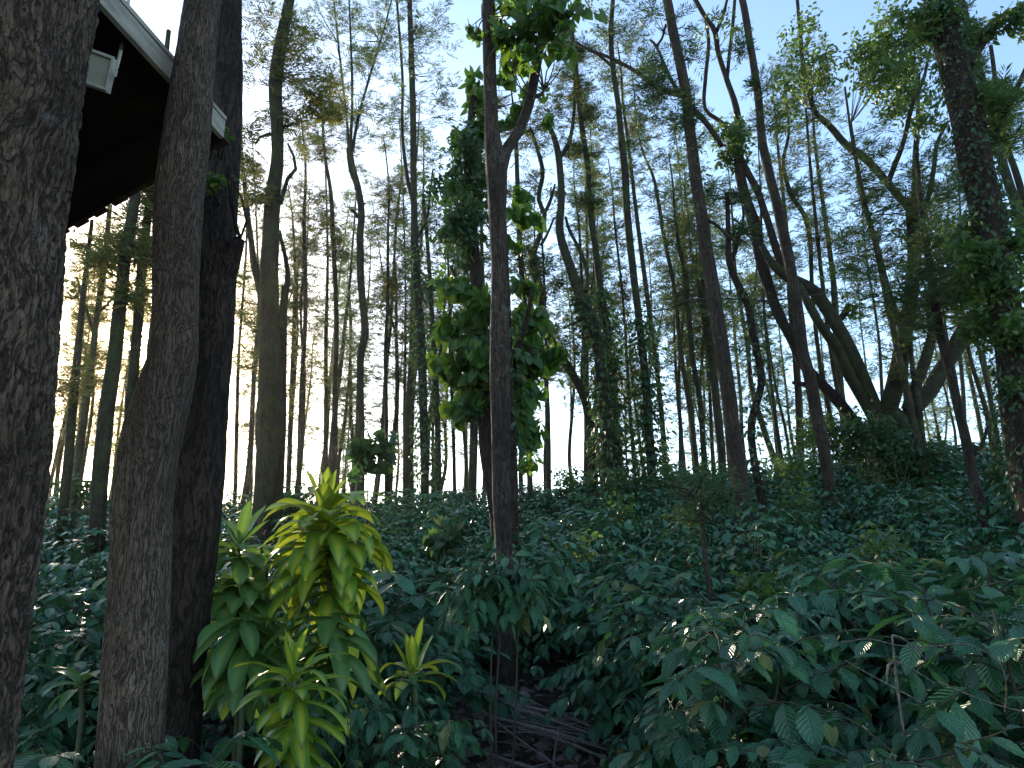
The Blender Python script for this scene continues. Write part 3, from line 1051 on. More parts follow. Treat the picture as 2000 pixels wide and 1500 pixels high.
# assorted slender trunks standing on the crest
slim = [
    (24, [(597, 333, 5), (594, 450, 8), (597, 600, 9), (590, 750, 10), (583, 950, 11)], 'slim straight trunk first right of the stout mossy tree'),
    (25, [(575, 480, 5), (577, 567, 7), (570, 750, 9), (563, 950, 10)], 'slim green-tinged trunk beside the stout mossy tree'),
    (23, [(633, 293, 5), (647, 383, 8), (650, 450, 9), (657, 617, 10), (655, 750, 11), (653, 950, 12)], 'slim trunk with a bump, left of the kinked pollarded tree'),
    (25, [(640, 500, 5), (637, 650, 8), (637, 783, 9), (635, 940, 10)], 'greenish slim trunk behind the top of the largest yellow plant'),
    (24, [(760, 380, 4), (758, 450, 5), (757, 600, 7), (753, 683, 8), (754, 780, 8), (755, 950, 9)], 'slim trunk dividing low into two, right of the pollarded tree'),
    (26, [(792, 560, 3), (792, 650, 5), (790, 800, 6), (790, 950, 7)], 'very thin bare reddish pole left of the ivy-clad tree'),
    (22, [(505, 600, 5), (497, 717, 9), (487, 917, 12), (480, 960, 12)], 'leaning mossy pole next to the dark trunk'),
    (24, [(482, 440, 4), (479, 520, 5), (467, 683, 6), (462, 850, 8), (460, 950, 8)], 'thin reddish pole close to the dark trunk'),
    (23, [(880, 700, 6), (884, 800, 7), (888, 950, 8)], 'thin pale pole under the heart-leaved creeper'),
    (21.5, [(922, 800, 8), (922, 870, 11), (921, 950, 13)], 'short visible pale trunk between ivy-clad and forked trees'),
    (20, [(1008, 280, 8), (1012, 400, 9), (1018, 520, 11), (1028, 640, 11), (1030, 700, 10)], 'thin trunk just right of the forked tree, half hidden by heart leaves'),
    (19.5, [(1068, 740, 7), (1071, 820, 8), (1072, 960, 9)], 'short pale stem at the left of the bright gap'),
    (24, [(1243, 243, 4), (1257, 300, 5), (1277, 350, 6), (1297, 463, 8), (1317, 567, 8), (1330, 690, 9), (1350, 817, 10), (1363, 940, 11)], 'slim trunk leaning right-down, ending left of the thin sapling'),
    (22, [(1318, 420, 5), (1327, 483, 8), (1340, 550, 9), (1353, 700, 10), (1367, 783, 11), (1377, 930, 12)], 'slim trunk tangled with the dark hanging vine'),
    (24, [(1348, 480, 4), (1365, 560, 6), (1385, 700, 8), (1405, 850, 9), (1412, 940, 9)], 'slim trunk hugging the left side of the long leaning brown trunk'),
    (20, [(1217, 200, 6), (1233, 333, 7), (1247, 450, 8), (1260, 550, 9), (1280, 700, 10), (1290, 790, 10), (1303, 940, 12)], 'slim leaning trunk right of the ivy column'),
    (25, [(1200, 430, 4), (1218, 600, 5), (1225, 720, 6), (1240, 940, 7)], 'thin pole between the two ivy columns'),
    (23, [(1540, 260, 6), (1530, 320, 7), (1545, 380, 9), (1570, 420, 9), (1582, 470, 9), (1586, 560, 8), (1600, 700, 8), (1640, 900, 9)], 'wavy thin trunk left of the many-limbed tree'),
    (22, [(1575, 230, 5), (1583, 330, 6), (1595, 450, 7), (1607, 560, 8), (1625, 700, 10), (1662, 900, 12)], 'thin trunk passing behind the leaning limbs'),
    (24, [(1490, 560, 5), (1500, 700, 6), (1512, 800, 8), (1528, 920, 9)], 'thin brown pole right of the ivy-wrapped dark stem'),
    (17, [(1780, 700, 9), (1792, 780, 12), (1803, 880, 15)], 'short trunk seen under the right limbs of the many-limbed tree'),
    (19, [(1880, 600, 6), (1895, 700, 8), (1925, 800, 10), (1945, 910, 11)], 'thin leaning trunk right of the slanting dark stem'),
    (18, [(1905, 640, 7), (1930, 760, 9), (1955, 900, 11)], 'thin leaning trunk close to the ivy-covered right tree'),
    (24, [(1645, 200, 4), (1660, 233, 5), (1670, 300, 6)], ''),
]
for i, (Y, st, lab) in enumerate(slim):
    if not lab:
        continue
    top = st[0][1]
    extra = [(0, top, min(top + 260, 640), 6, 30, 15, 'fern')] if top < 600 else []
    if top >= 150:
        a, c, w = st[0]
        h_ = 120 if top < 500 else 330
        st = [(a - 12, max(top - h_, 60), 2), (a - 4, max(top - h_ * .5, 80), max(3, w * .7))] + st
        extra.append((0, max(top - h_, 60), top + 40, 4 if top < 500 else 9, 28, 14, 'fern'))
    traced('slim_tree', lab, Y, [st], 'bark_moss' if i % 3 else 'bark_far', auto=extra, crown_mat='fern' if i % 2 else 'fern_warm', sides=8,
           ivy=[(0, 560, 940, 12, 300, .11, 'oval')] if i in (13, 15) else ())

# the forked tree in the middle
traced('forked_tree', 'tall grey-brown forked trunk standing alone in the centre', 7.6,
       [[(953, 0, 25), (955, 80, 25), (958, 180, 27), (961, 260, 30), (970, 330, 44), (971, 400, 37), (974, 520, 34), (976, 680, 35), (978, 800, 34), (980, 950, 34), (984, 1100, 35), (986, 1200, 36), (988, 1310, 40)],
        [(978, 330, 26), (990, 292, 22), (1012, 258, 20), (1034, 200, 20), (1048, 130, 19), (1060, 60, 18), (1073, 0, 17)],
        [(948, 30, 16), (944, 10, 9)],
        [(1040, 190, 10), (1058, 184, 7), (1062, 176, 5)]],
       'bark_g', sides=40, step=.06, disp=bark_disp(.003, 50, 9, 2.2), rough=.03, crown_mat='heart',
       clumps=[(1010, 20, 50, 90, 'heart', .11), (1060, 50, 44, 80, 'heart', .11), (1000, 90, 34, 50, 'heart', .11), (1090, 30, 40, 60, 'heart', .11), (985, 60, 30, 34, 'heart', .11),
               (1100, 90, 30, 36, 'heart', .10), (930, 60, 16, 16, 'heart', .10), (1020, 120, 26, 26, 'heart', .10)])
traced('dark_slim_tree', 'dark slim trunk close behind the right side of the forked trunk', 9.6,
       [[(985, 420, 8), (992, 600, 12), (998, 800, 15), (1003, 950, 17), (1007, 1130, 18)]], 'bark_c', ivy=[(0, 600, 900, 22, 260, .10, 'oval')])

# creeper with heart-shaped leaves climbing an old stump behind it
traced('creeper_covered_tree', 'old trunk smothered in a heart-leaved creeper behind the forked trunk', 10.5,
       [[(925, 190, 14), (915, 300, 18), (922, 450, 22), (935, 600, 24), (944, 750, 28), (952, 820, 40), (950, 870, 32), (962, 960, 26), (968, 1010, 24)],
        [(935, 620, 12), (900, 560, 8), (880, 520, 6)],
        [(950, 800, 14), (1000, 700, 12), (1030, 620, 9), (1040, 560, 6)]],
       'bark_c', crown_mat='heart', up_ext=0,
       clumps=[(905, 290, 38, 110, 'ivy', .12), (890, 370, 48, 170, 'ivy', .12), (920, 420, 46, 150, 'ivy', .12), (895, 455, 40, 120, 'ivy', .12), (930, 340, 40, 110, 'ivy', .12), (910, 380, 40, 30, 'heart', .13), (915, 290, 30, 26, 'heart', .13), (915, 500, 30, 50, 'ivy', .11), (935, 680, 36, 80, 'ivy', .12), (1015, 760, 34, 90, 'ivy', .12), (930, 790, 34, 80, 'ivy', .12), (930, 250, 30, 50, 'heart', .14), (935, 200, 34, 34, 'heart', .15), (930, 160, 26, 14, 'heart', .15),
               (905, 560, 36, 60, 'heart', .14), (935, 600, 40, 70, 'heart', .14), (890, 640, 40, 70, 'heart', .14), (930, 700, 44, 90, 'heart', .14), (880, 720, 34, 60, 'heart', .14),
               (925, 780, 40, 80, 'heart', .13), (895, 800, 30, 36, 'heart', .13), (1030, 640, 40, 80, 'heart', .14), (1020, 720, 46, 110, 'heart', .14), (1055, 690, 32, 46, 'heart', .15),
               (1015, 790, 40, 90, 'heart', .13), (1035, 850, 30, 50, 'heart', .12), (1000, 860, 26, 36, 'heart', .12), (1085, 690, 18, 12, 'heart', .16), (1020, 430, 24, 22, 'heart', .15), (1015, 380, 18, 12, 'heart', .15),
               (1000, 480, 22, 18, 'heart', .14), (1000, 230, 30, 24, 'heart', .15), (990, 160, 28, 20, 'heart', .15), (1030, 180, 24, 16, 'heart', .15), (1070, 240, 16, 8, 'heart', .14),
               (1025, 560, 26, 28, 'heart', .14), (1020, 900, 24, 24, 'heart', .11)])

# middle right
traced('curving_tree', 'curving pale trunk swinging right towards the bright gap', 20.0,
       [[(1036, 250, 6), (1052, 300, 8), (1060, 340, 9), (1052, 390, 9), (1064, 420, 10), (1058, 450, 10), (1041, 500, 14), (1048, 545, 15), (1061, 583, 15), (1056, 617, 12), (1070, 650, 14), (1093, 690, 16), (1123, 740, 17), (1143, 783, 18), (1153, 840, 18), (1159, 940, 19)],
        [(1062, 420, 8), (1076, 390, 7), (1084, 360, 4)], [(1056, 480, 7), (1070, 455, 5), (1082, 425, 4)]],
       'bark_moss', clumps=[(1040, 300, 26, 16, 'fern'), (1060, 370, 22, 10, 'fern'), (1030, 350, 24, 12, 'fern'), (1045, 230, 28, 16, 'fern'), (1085, 420, 16, 6, 'fern')])
traced('ivy_tree', 'Y-forked tree leaning into the left ivy column', 19.0,
       [[(1067, 235, 9), (1080, 262, 10), (1090, 300, 14), (1095, 350, 14), (1096, 400, 15), (1093, 450, 16), (1112, 517, 18), (1133, 577, 20), (1147, 615, 22), (1163, 655, 22), (1176, 740, 22), (1184, 850, 22), (1190, 960, 22)],
        [(1092, 310, 9), (1106, 290, 8), (1116, 260, 7), (1122, 200, 6), (1120, 120, 5), (1110, 40, 4)],
        [(1143, 570, 10), (1148, 540, 9), (1135, 495, 8), (1112, 450, 7), (1105, 425, 5)],
        [(1160, 650, 10), (1140, 622, 9), (1120, 632, 6), (1102, 640, 4)]],
       'bark_moss', clumps=[(1085, 230, 34, 26, 'fern'), (1110, 200, 30, 26, 'fern'), (1120, 140, 28, 22, 'fern'), (1070, 270, 26, 18, 'fern'), (1120, 280, 26, 16, 'fern'), (1100, 90, 26, 18, 'oval', .09),
                            (1090, 375, 20, 18, 'oval', .09), (1100, 545, 26, 14, 'fern'), (1110, 640, 26, 10, 'fern'), (1130, 690, 20, 8, 'fern'), (1085, 30, 30, 22, 'oval', .09)],
       ivy=[(0, 580, 965, 38, 1500, .15, 'oval')], crown_mat='fern_warm')
traced('ivy_tree', 'straight stem rising from the thick left ivy column', 19.6,
       [[(1115, 40, 6), (1122, 100, 8), (1130, 190, 10), (1138, 260, 11), (1147, 317, 12), (1153, 417, 12), (1164, 493, 12), (1172, 560, 13), (1186, 650, 15), (1196, 780, 17), (1206, 960, 19)]],
       'bark_moss', auto=[(0, 60, 420, 14, 26, 20, 'fern')], clumps=[(1160, 240, 22, 18, 'oval', .08), (1165, 350, 24, 16, 'fern'), (1180, 380, 22, 12, 'fern')],
       ivy=[(0, 560, 970, 42, 1500, .15, 'oval')])
traced('ivy_tree', 'tree wrapped by the right ivy column, bare above', 19.0,
       [[(1197, 0, 8), (1193, 67, 10), (1197, 133, 11), (1207, 200, 11), (1213, 267, 13), (1220, 333, 14), (1225, 417, 14), (1232, 493, 15), (1240, 560, 15), (1250, 640, 15), (1260, 740, 16), (1268, 850, 17), (1276, 960, 18)],
        [(1195, 130, 7), (1170, 108, 6), (1140, 92, 5), (1120, 80, 3)]],
       'bark_moss', clumps=[(1196, 70, 26, 24, 'fern'), (1200, 160, 26, 24, 'fern'), (1215, 220, 28, 26, 'fern'), (1228, 60, 18, 20, 'fern'), (1160, 60, 24, 18, 'oval', .08), (1150, 20, 28, 26, 'oval', .08),
                            (1190, 30, 20, 16, 'oval', .08), (1250, 110, 22, 12, 'fern'), (1190, 270, 20, 8, 'fern')],
       ivy=[(0, 620, 965, 36, 1500, .15, 'oval')])
traced('leaning_tree', 'long brown trunk leaning left with a thin arching bough near its top', 13.2,
       [[(1303, 0, 17), (1318, 80, 19), (1337, 167, 21), (1345, 230, 22), (1357, 333, 23), (1368, 410, 23), (1380, 493, 24), (1393, 567, 26), (1408, 670, 28), (1422, 770, 30), (1434, 870, 31), (1446, 950, 33), (1460, 1050, 35)],
        [(1337, 188, 13), (1318, 182, 10), (1298, 178, 9), (1275, 165, 9), (1245, 142, 8), (1215, 125, 7), (1180, 108, 6), (1145, 95, 5), (1120, 82, 4)],
        [(1325, 180, 8), (1310, 155, 7), (1295, 120, 6), (1280, 88, 6), (1270, 78, 4)], [(1282, 90, 5), (1293, 75, 5), (1300, 48, 4)],
        [(1352, 215, 12), (1370, 230, 11), (1390, 255, 10), (1410, 285, 9)],
        [(1382, 430, 7), (1400, 440, 6), (1415, 455, 5), (1440, 475, 4)]],
       'bark_g', sides=16, step=.12, clumps=[(1265, 120, 24, 16, 'fern'), (1290, 150, 26, 20, 'fern'), (1330, 60, 26, 16, 'fern'), (1280, 200, 36, 40, 'fern'), (1300, 235, 26, 26, 'fern'), (1285, 20, 24, 14, 'fern'), (1340, 110, 20, 10, 'fern')],
       ivy=[(0, 190, 420, 12, 160, .09, 'oval')])
traced('leaning_tree', 'smooth leaning trunk ending in the shrubs, crossing the big limb', 14.0,
       [[(1450, 0, 13), (1467, 100, 14), (1480, 183, 16), (1490, 283, 17), (1513, 383, 18), (1533, 470, 20), (1545, 530, 20), (1557, 600, 21), (1567, 683, 22), (1580, 733, 24), (1590, 783, 25), (1607, 867, 24), (1620, 943, 22), (1630, 1030, 22)],
        [(1583, 752, 12), (1568, 751, 10), (1552, 748, 11), (1547, 747, 6)]],
       'bark_g', sides=14, step=.15, auto=[(0, 0, 300, 3, 24, 12, 'fern')])
traced('bushy_tree', 'tree with a dense dark ball of leaves on its fork, top centre right', 18.4,
       [[(1358, 0, 9), (1375, 30, 9), (1395, 60, 10), (1402, 100, 10), (1420, 157, 11), (1437, 207, 13), (1442, 260, 16), (1444, 330, 18), (1458, 393, 20), (1474, 440, 24), (1482, 490, 22), (1498, 550, 22), (1522, 617, 22), (1547, 663, 20), (1567, 710, 20), (1600, 745, 20), (1650, 800, 22), (1700, 870, 24)],
        [(1420, 155, 8), (1424, 110, 7), (1430, 60, 7), (1435, 0, 6)],
        [(1400, 60, 8), (1412, 30, 6), (1420, 0, 5)],
        [(1440, 300, 12), (1425, 260, 10), (1410, 240, 9), (1378, 215, 8), (1378, 150, 8), (1384, 80, 7), (1378, 40, 5)],
        [(1444, 300, 10), (1462, 340, 14), (1478, 370, 14), (1492, 410, 14), (1508, 460, 15), (1522, 505, 15), (1538, 545, 14)]],
       'bark_c', crown_mat='broad', clumps=[(1425, 265, 34, 150, 'oval', .10), (1440, 290, 30, 130, 'oval', .10), (1420, 310, 24, 60, 'oval', .10), (1445, 245, 22, 50, 'oval', .09),
                                            (1400, 40, 26, 24, 'oval', .09), (1425, 60, 22, 24, 'oval', .09), (1370, 80, 22, 16, 'oval', .09), (1440, 110, 20, 12, 'oval', .08), (1460, 50, 16, 8, 'oval', .08)])
traced('dark_wavy_tree', 'dark wavy stem with scattered ivy between the two leaning trunks', 13.6,
       [[(1420, 377, 8), (1423, 467, 10), (1424, 510, 13), (1443, 560, 14), (1460, 593, 15), (1470, 650, 15), (1481, 700, 15), (1487, 745, 15), (1480, 783, 15), (1470, 812, 16), (1467, 850, 16), (1476, 917, 16), (1488, 980, 17), (1495, 1035, 17)],
        [(1426, 515, 9), (1436, 490, 9), (1445, 455, 8), (1452, 430, 6), (1450, 400, 4)]],
       'bark_c', ivy=[(0, 560, 980, 32, 700, .09, 'oval')], auto=[(0, 380, 520, 4, 26, 12, 'fern')])

# the big tree with many limbs
traced('many_limbed_tree', 'big old tree whose thick limbs spread in a fan from one low fork', 18.0,
       [[(1735, 800, 44), (1740, 840, 84), (1744, 880, 90), (1746, 930, 96)],
        [(1722, 850, 30), (1717, 815, 28), (1690, 750, 26), (1660, 683, 25), (1636, 640, 24), (1613, 600, 24), (1587, 567, 22), (1533, 537, 20), (1505, 512, 16), (1488, 480, 12)],
        [(1718, 840, 22), (1683, 777, 20), (1653, 723, 20), (1633, 677, 20), (1600, 632, 16), (1580, 595, 16), (1560, 555, 13)],
        [(1636, 628, 15), (1650, 612, 13), (1657, 594, 10)],
        [(1738, 850, 34), (1735, 800, 34), (1753, 735, 33), (1761, 683, 28), (1770, 637, 26), (1778, 583, 24), (1784, 517, 24), (1788, 450, 24), (1780, 400, 20)],
        [(1780, 405, 16), (1763, 393, 16), (1733, 357, 16), (1690, 310, 16), (1653, 283, 15), (1617, 243, 13), (1592, 220, 11), (1577, 167, 10), (1567, 117, 9), (1563, 67, 8), (1557, 0, 7)],
        [(1735, 357, 11), (1748, 320, 11), (1763, 283, 9), (1783, 200, 8), (1803, 157, 6), (1815, 100, 4)],
        [(1786, 410, 12), (1788, 300, 12), (1792, 240, 9), (1794, 150, 6)],
        [(1790, 430, 12), (1813, 383, 10), (1823, 333, 9), (1830, 280, 7), (1850, 240, 5)],
        [(1762, 640, 14), (1743, 593, 13), (1727, 540, 12), (1713, 483, 11), (1693, 417, 10), (1680, 367, 9), (1673, 317, 7), (1662, 240, 4)],
        [(1752, 850, 34), (1783, 800, 32), (1817, 760, 31), (1843, 717, 30), (1867, 683, 26), (1900, 653, 22), (1924, 628, 18), (1950, 590, 12)],
        [(1770, 800, 22), (1797, 733, 22), (1813, 683, 20), (1820, 650, 16), (1814, 600, 12), (1820, 540, 9)],
        [(1846, 706, 16), (1868, 655, 15), (1885, 625, 12), (1900, 605, 10)]],
       'bark_moss', sides=12, step=.18, crown_mat='broad',
       clumps=[(1560, 70, 40, 60, 'oval', .11), (1570, 130, 44, 80, 'oval', .11), (1540, 170, 36, 60, 'oval', .11), (1610, 110, 36, 60, 'oval', .11), (1600, 160, 36, 60, 'oval', .11), (1545, 220, 30, 40, 'oval', .10), (1520, 245, 26, 30, 'oval', .10), (1580, 40, 28, 34, 'oval', .10),
               (1690, 110, 40, 110, 'oval', .12), (1730, 80, 44, 130, 'oval', .12), (1720, 150, 44, 130, 'oval', .12), (1760, 130, 44, 130, 'oval', .12), (1780, 190, 40, 110, 'oval', .12), (1750, 210, 30, 60, 'oval', .11), (1800, 240, 34, 70, 'oval', .11), (1800, 60, 44, 110, 'oval', .12),
               (1740, 30, 34, 60, 'oval', .11), (1770, 450, 30, 26, 'oval', .1), (1830, 440, 36, 50, 'oval', .1), (1810, 500, 36, 50, 'oval', .1), (1660, 600, 24, 24, 'oval', .1), (1640, 540, 26, 16, 'fern'), (1690, 590, 26, 20, 'fern')])
traced('feathery_tree', 'feathery-leaved tree in front of the blue gap above the big limb', 17.0,
       [[(1650, 170, 4), (1662, 260, 5), (1675, 330, 8), (1690, 400, 9), (1708, 470, 10), (1735, 600, 12), (1770, 760, 13), (1800, 900, 14)]],
       'bark_far', clumps=[(1650, 220, 26, 16, 'fern'), (1680, 330, 36, 26, 'fern'), (1720, 260, 40, 26, 'fern'), (1740, 330, 44, 34, 'fern'), (1660, 290, 24, 12, 'fern'), (1700, 400, 40, 24, 'fern'), (1800, 340, 44, 40, 'fern'),
                            (1840, 380, 44, 40, 'fern'), (1760, 450, 44, 34, 'fern'), (1700, 470, 44, 34, 'fern'), (1650, 480, 40, 26, 'fern'), (1680, 540, 36, 26, 'fern')])
traced('slanting_tree', 'slanting dark stem in front of the many-limbed tree, with dense fine leaves', 11.0,
       [[(1790, 300, 7), (1800, 420, 10), (1812, 500, 13), (1823, 567, 16), (1832, 625, 17), (1844, 683, 17), (1857, 733, 18), (1872, 800, 18), (1888, 870, 20), (1903, 943, 21), (1920, 1000, 21), (1935, 1055, 20)],
        [(1830, 600, 9), (1850, 575, 7), (1870, 560, 5), (1900, 540, 4)], [(1815, 520, 7), (1790, 540, 6), (1770, 560, 4)],
        [(1892, 880, 10), (1912, 880, 8), (1930, 830, 6)]],
       'bark_g', clumps=[(1800, 540, 44, 26, 'fern'), (1840, 520, 56, 30, 'fern'), (1780, 590, 40, 22, 'fern'), (1850, 590, 44, 24, 'fern'), (1890, 480, 56, 30, 'fern'), (1820, 450, 44, 24, 'fern'), (1895, 570, 40, 20, 'fern'), (1800, 640, 26, 16, 'fern')])
traced('ivy_tree', 'thick leaning ivy-covered tree by the right edge of the picture', 10.0,
       [[(1832, 0, 50), (1856, 100, 52), (1878, 190, 55), (1898, 280, 56), (1915, 360, 56), (1932, 430, 56), (1950, 520, 56), (1965, 620, 58), (1978, 720, 60), (1996, 850, 62), (2015, 960, 64), (2035, 1060, 66)],
        [(1902, 290, 20), (1920, 300, 14), (1935, 280, 12), (1955, 240, 11), (1985, 175, 10), (2010, 120, 8), (2040, 60, 6)],
        [(1890, 130, 20), (1910, 95, 20), (1940, 50, 22), (2000, 15, 22), (2060, -20, 18)]],
       'bark_c', sides=16, step=.12, crown_mat='broad',
       clumps=[(1820, 20, 34, 90, 'oval', .08), (1800, 60, 30, 60, 'oval', .08), (1850, 40, 34, 90, 'oval', .08), (1890, 60, 30, 60, 'oval', .08), (1770, 30, 24, 30, 'oval', .07), (1930, 60, 30, 60, 'oval', .08), (1975, 30, 30, 60, 'oval', .08), (1990, 60, 22, 24, 'oval', .07),
               (1920, 190, 30, 26, 'oval', .07), (1960, 200, 30, 30, 'fern'), (1935, 220, 26, 24, 'fern'), (1900, 500, 44, 120, 'oval', .09), (1940, 560, 50, 160, 'oval', .09), (1980, 480, 44, 120, 'oval', .09),
               (1930, 640, 40, 100, 'oval', .09), (1985, 650, 40, 110, 'oval', .09), (1890, 440, 36, 60, 'oval', .08), (1950, 420, 36, 70, 'oval', .08), (1985, 760, 30, 50, 'oval', .08), (1965, 270, 26, 20, 'fern')],
       ivy=[(0, 0, 1000, 30, 3600, .085, 'oval')])
traced('slim_tree', 'slim pale trunk behind the top of the ivy-covered right tree', 15.0,
       [[(1877, 0, 12), (1893, 70, 13), (1910, 133, 15), (1927, 190, 16), (1950, 290, 17), (1973, 367, 18), (1990, 420, 19), (2020, 540, 20), (2060, 720, 22)]],
       'bark_moss', auto=[(0, 0, 300, 8, 30, 18, 'fern')])
traced('slim_tree', 'thinner trunk leaning at the far right edge', 17.0,
       [[(1935, 90, 7), (1950, 200, 10), (1965, 280, 11), (1985, 340, 12), (2010, 430, 13), (2060, 600, 14), (2110, 780, 15)]],
       'bark_moss', auto=[(0, 100, 330, 5, 30, 16, 'fern')])
# thin sapling in front
traced('sapling', 'thin sapling with fine light leaves standing on the open slope', 6.4,
       [[(1368, 930, 4), (1370, 960, 6), (1372, 1020, 9), (1376, 1080, 10), (1384, 1140, 10), (1391, 1190, 11), (1396, 1232, 11)],
        [(1370, 985, 4), (1350, 960, 3), (1320, 950, 2)], [(1371, 1000, 4), (1400, 960, 3), (1425, 950, 2)]],
       'bark_g', crown_mat='fern', clumps=[(1330, 950, 34, 26, 'fern', .10), (1380, 940, 34, 26, 'fern', .10), (1420, 960, 26, 18, 'fern', .10), (1350, 990, 30, 20, 'fern', .10), (1395, 1000, 24, 14, 'fern', .10)], base_flare=1.0)


# ---------------------------------------------------------------- understorey bushes near the crest
def bush(name, label, px, py, Y, rp, n, mat, tpl='oval', size=.09, group=None):
    c = P(px, py, Y)
    x = c[0]
    zb = float(G(x, Y))
    rm = rp * PX(px, py, Y)
    sb, lb = Buf(), Buf()
    for k in range(6):
        e = c + rand_dirs(1, -.2, 1)[0] * rm * .8
        b0 = np.array([x + rng.normal() * .06, Y + rng.normal() * .06, zb - .05])
        tube(sb, [b0, (b0 + e) / 2 + rng.normal(0, .06, 3), e], [.02, .014, .006], .2, 5, 0, 0)
    cc = lumpy(c, rm, n, 0)
    cc = cc[cc[:, 2] > zb + .05]
    if tpl == 'fern':
        fern_sprays(lb, cc, size, 5, 5)
    else:
        leaf_cloud(lb, cc, T_HEART if tpl == 'heart' else T_OVAL, size, .3)
    base = np.array([x, Y, zb])
    root = thing(name, label, 'bush', tuple(base), group)
    sb.build('stem', M['stem_g'], root, origin=base)
    lb.build('foliage', M[mat], root, origin=base)
    return root


bush('leafy_bush', 'dark bush with big rounded leaves in front of the pollarded trunk', 715, 890, 14, 66, 130, 'ivy', 'heart', .22)
bush('leafy_bush', 'dense dark bush around the foot of the many-limbed tree', 1740, 880, 17.4, 80, 1500, 'ivy', 'oval', .14)
bush('leafy_bush', 'dark green bush at the left foot of the many-limbed tree', 1680, 850, 17.6, 66, 1200, 'ivy', 'oval', .13)
bush('leafy_bush', 'yellowish-green bush left of the many-limbed tree', 1600, 850, 17.8, 56, 900, 'broad', 'oval', .12)
bush('leafy_bush', 'dark bush right of the fork of the many-limbed tree', 1820, 900, 17.2, 50, 700, 'ivy', 'oval', .13)
bush('light_green_bush', 'light green fine bush on the crest beside the long leaning brown trunk', 1400, 935, 16.5, 50, 420, 'broad', 'oval', .10)
bush('light_green_bush', 'light green fine bush right of the dark wavy stem', 1540, 920, 16.2, 58, 560, 'broad', 'oval', .10)
bush('light_green_bush', 'low light bush at the foot of the ivy columns', 1310, 935, 18, 44, 420, 'broad', 'oval', .11)
bush('light_green_bush', 'thin-leaved bush at the lower edge of the bright gap', 1105, 935, 19, 34, 240, 'broad', 'oval', .11)
bush('leafy_bush', 'dim bush at the crest between the leftmost trunks', 150, 960, 14, 50, 500, 'ivy', 'oval', .11)
bush('leafy_bush', 'dark bush at the foot of the stout mossy tree', 560, 985, 15, 40, 380, 'ivy', 'oval', .11)
bush('leafy_bush', 'dark leafy bush at the right edge under the ivy-covered tree', 1965, 925, 11.5, 50, 520, 'ivy', 'oval', .12)
bush('leafy_bush', 'bush wrapped around the stem below the left ivy column', 1215, 950, 18, 40, 420, 'ivy', 'oval', .12)


for i, (px, py, Y, rp, n, mat, tpl, sz, lab) in enumerate([
    (1490, 1160, 6.4, 60, 120, 'broad', 'heart', .10, 'bright round-leaved weed clump behind the coffee shrub with pale buds'),
    (1130, 1075, 9.5, 46, 150, 'broad', 'oval', .09, 'light green weed clump right of the forked trunk on the slope'),
    (1720, 1075, 8.6, 60, 200, 'broad', 'oval', .09, 'light green weed clump below the many-limbed tree on the right slope'),
    (870, 1050, 11.0, 40, 120, 'ivy', 'heart', .13, 'round-leaved dark weed clump left of the forked trunk'),
    (1210, 1000, 14.0, 44, 260, 'broad', 'oval', .09, 'bright fine weeds in front of the ivy columns'),
    (1560, 985, 13.0, 44, 260, 'broad', 'oval', .09, 'bright fine weeds between the two leaning brown trunks'),
    (1350, 1010, 12.0, 40, 200, 'broad', 'oval', .09, 'bright fine weeds left of the foot of the long leaning brown trunk'),
    (1830, 1000, 12.5, 50, 260, 'broad', 'oval', .10, 'light leafy bush left of the slanting thin trunk'),
]):
    bush('weed_clump', lab, px, py, Y, rp, n, mat, tpl, sz)
Yt = 3.0
for pts_, lab in (
        ([(1640, 1255), (1700, 1248), (1760, 1262), (1830, 1262), (1890, 1258), (1950, 1290), (1965, 1340), (1962, 1390)], 'long pale tendril arching over the leaves at the right'),
        ([(1650, 1290), (1700, 1318), (1750, 1345), (1800, 1372)], 'thin straight tendril below the dead twig'),
        ([(1830, 1330), (1880, 1352), (1950, 1378), (2010, 1392)], 'pale tendril trailing out at the right edge')):
    sb = Buf()
    tube(sb, [P(a, c, Yt - .35 + .1 * math.sin(j)) for j, (a, c) in enumerate(pts_)], [.0022] * len(pts_), .05, 5, 0)
    b0 = P(pts_[0][0], pts_[0][1], Yt - .35)
    o = sb.build('tendril', M['stick'], origin=b0)
    o.location = tuple(b0)
    tag(o, lab, 'vine')


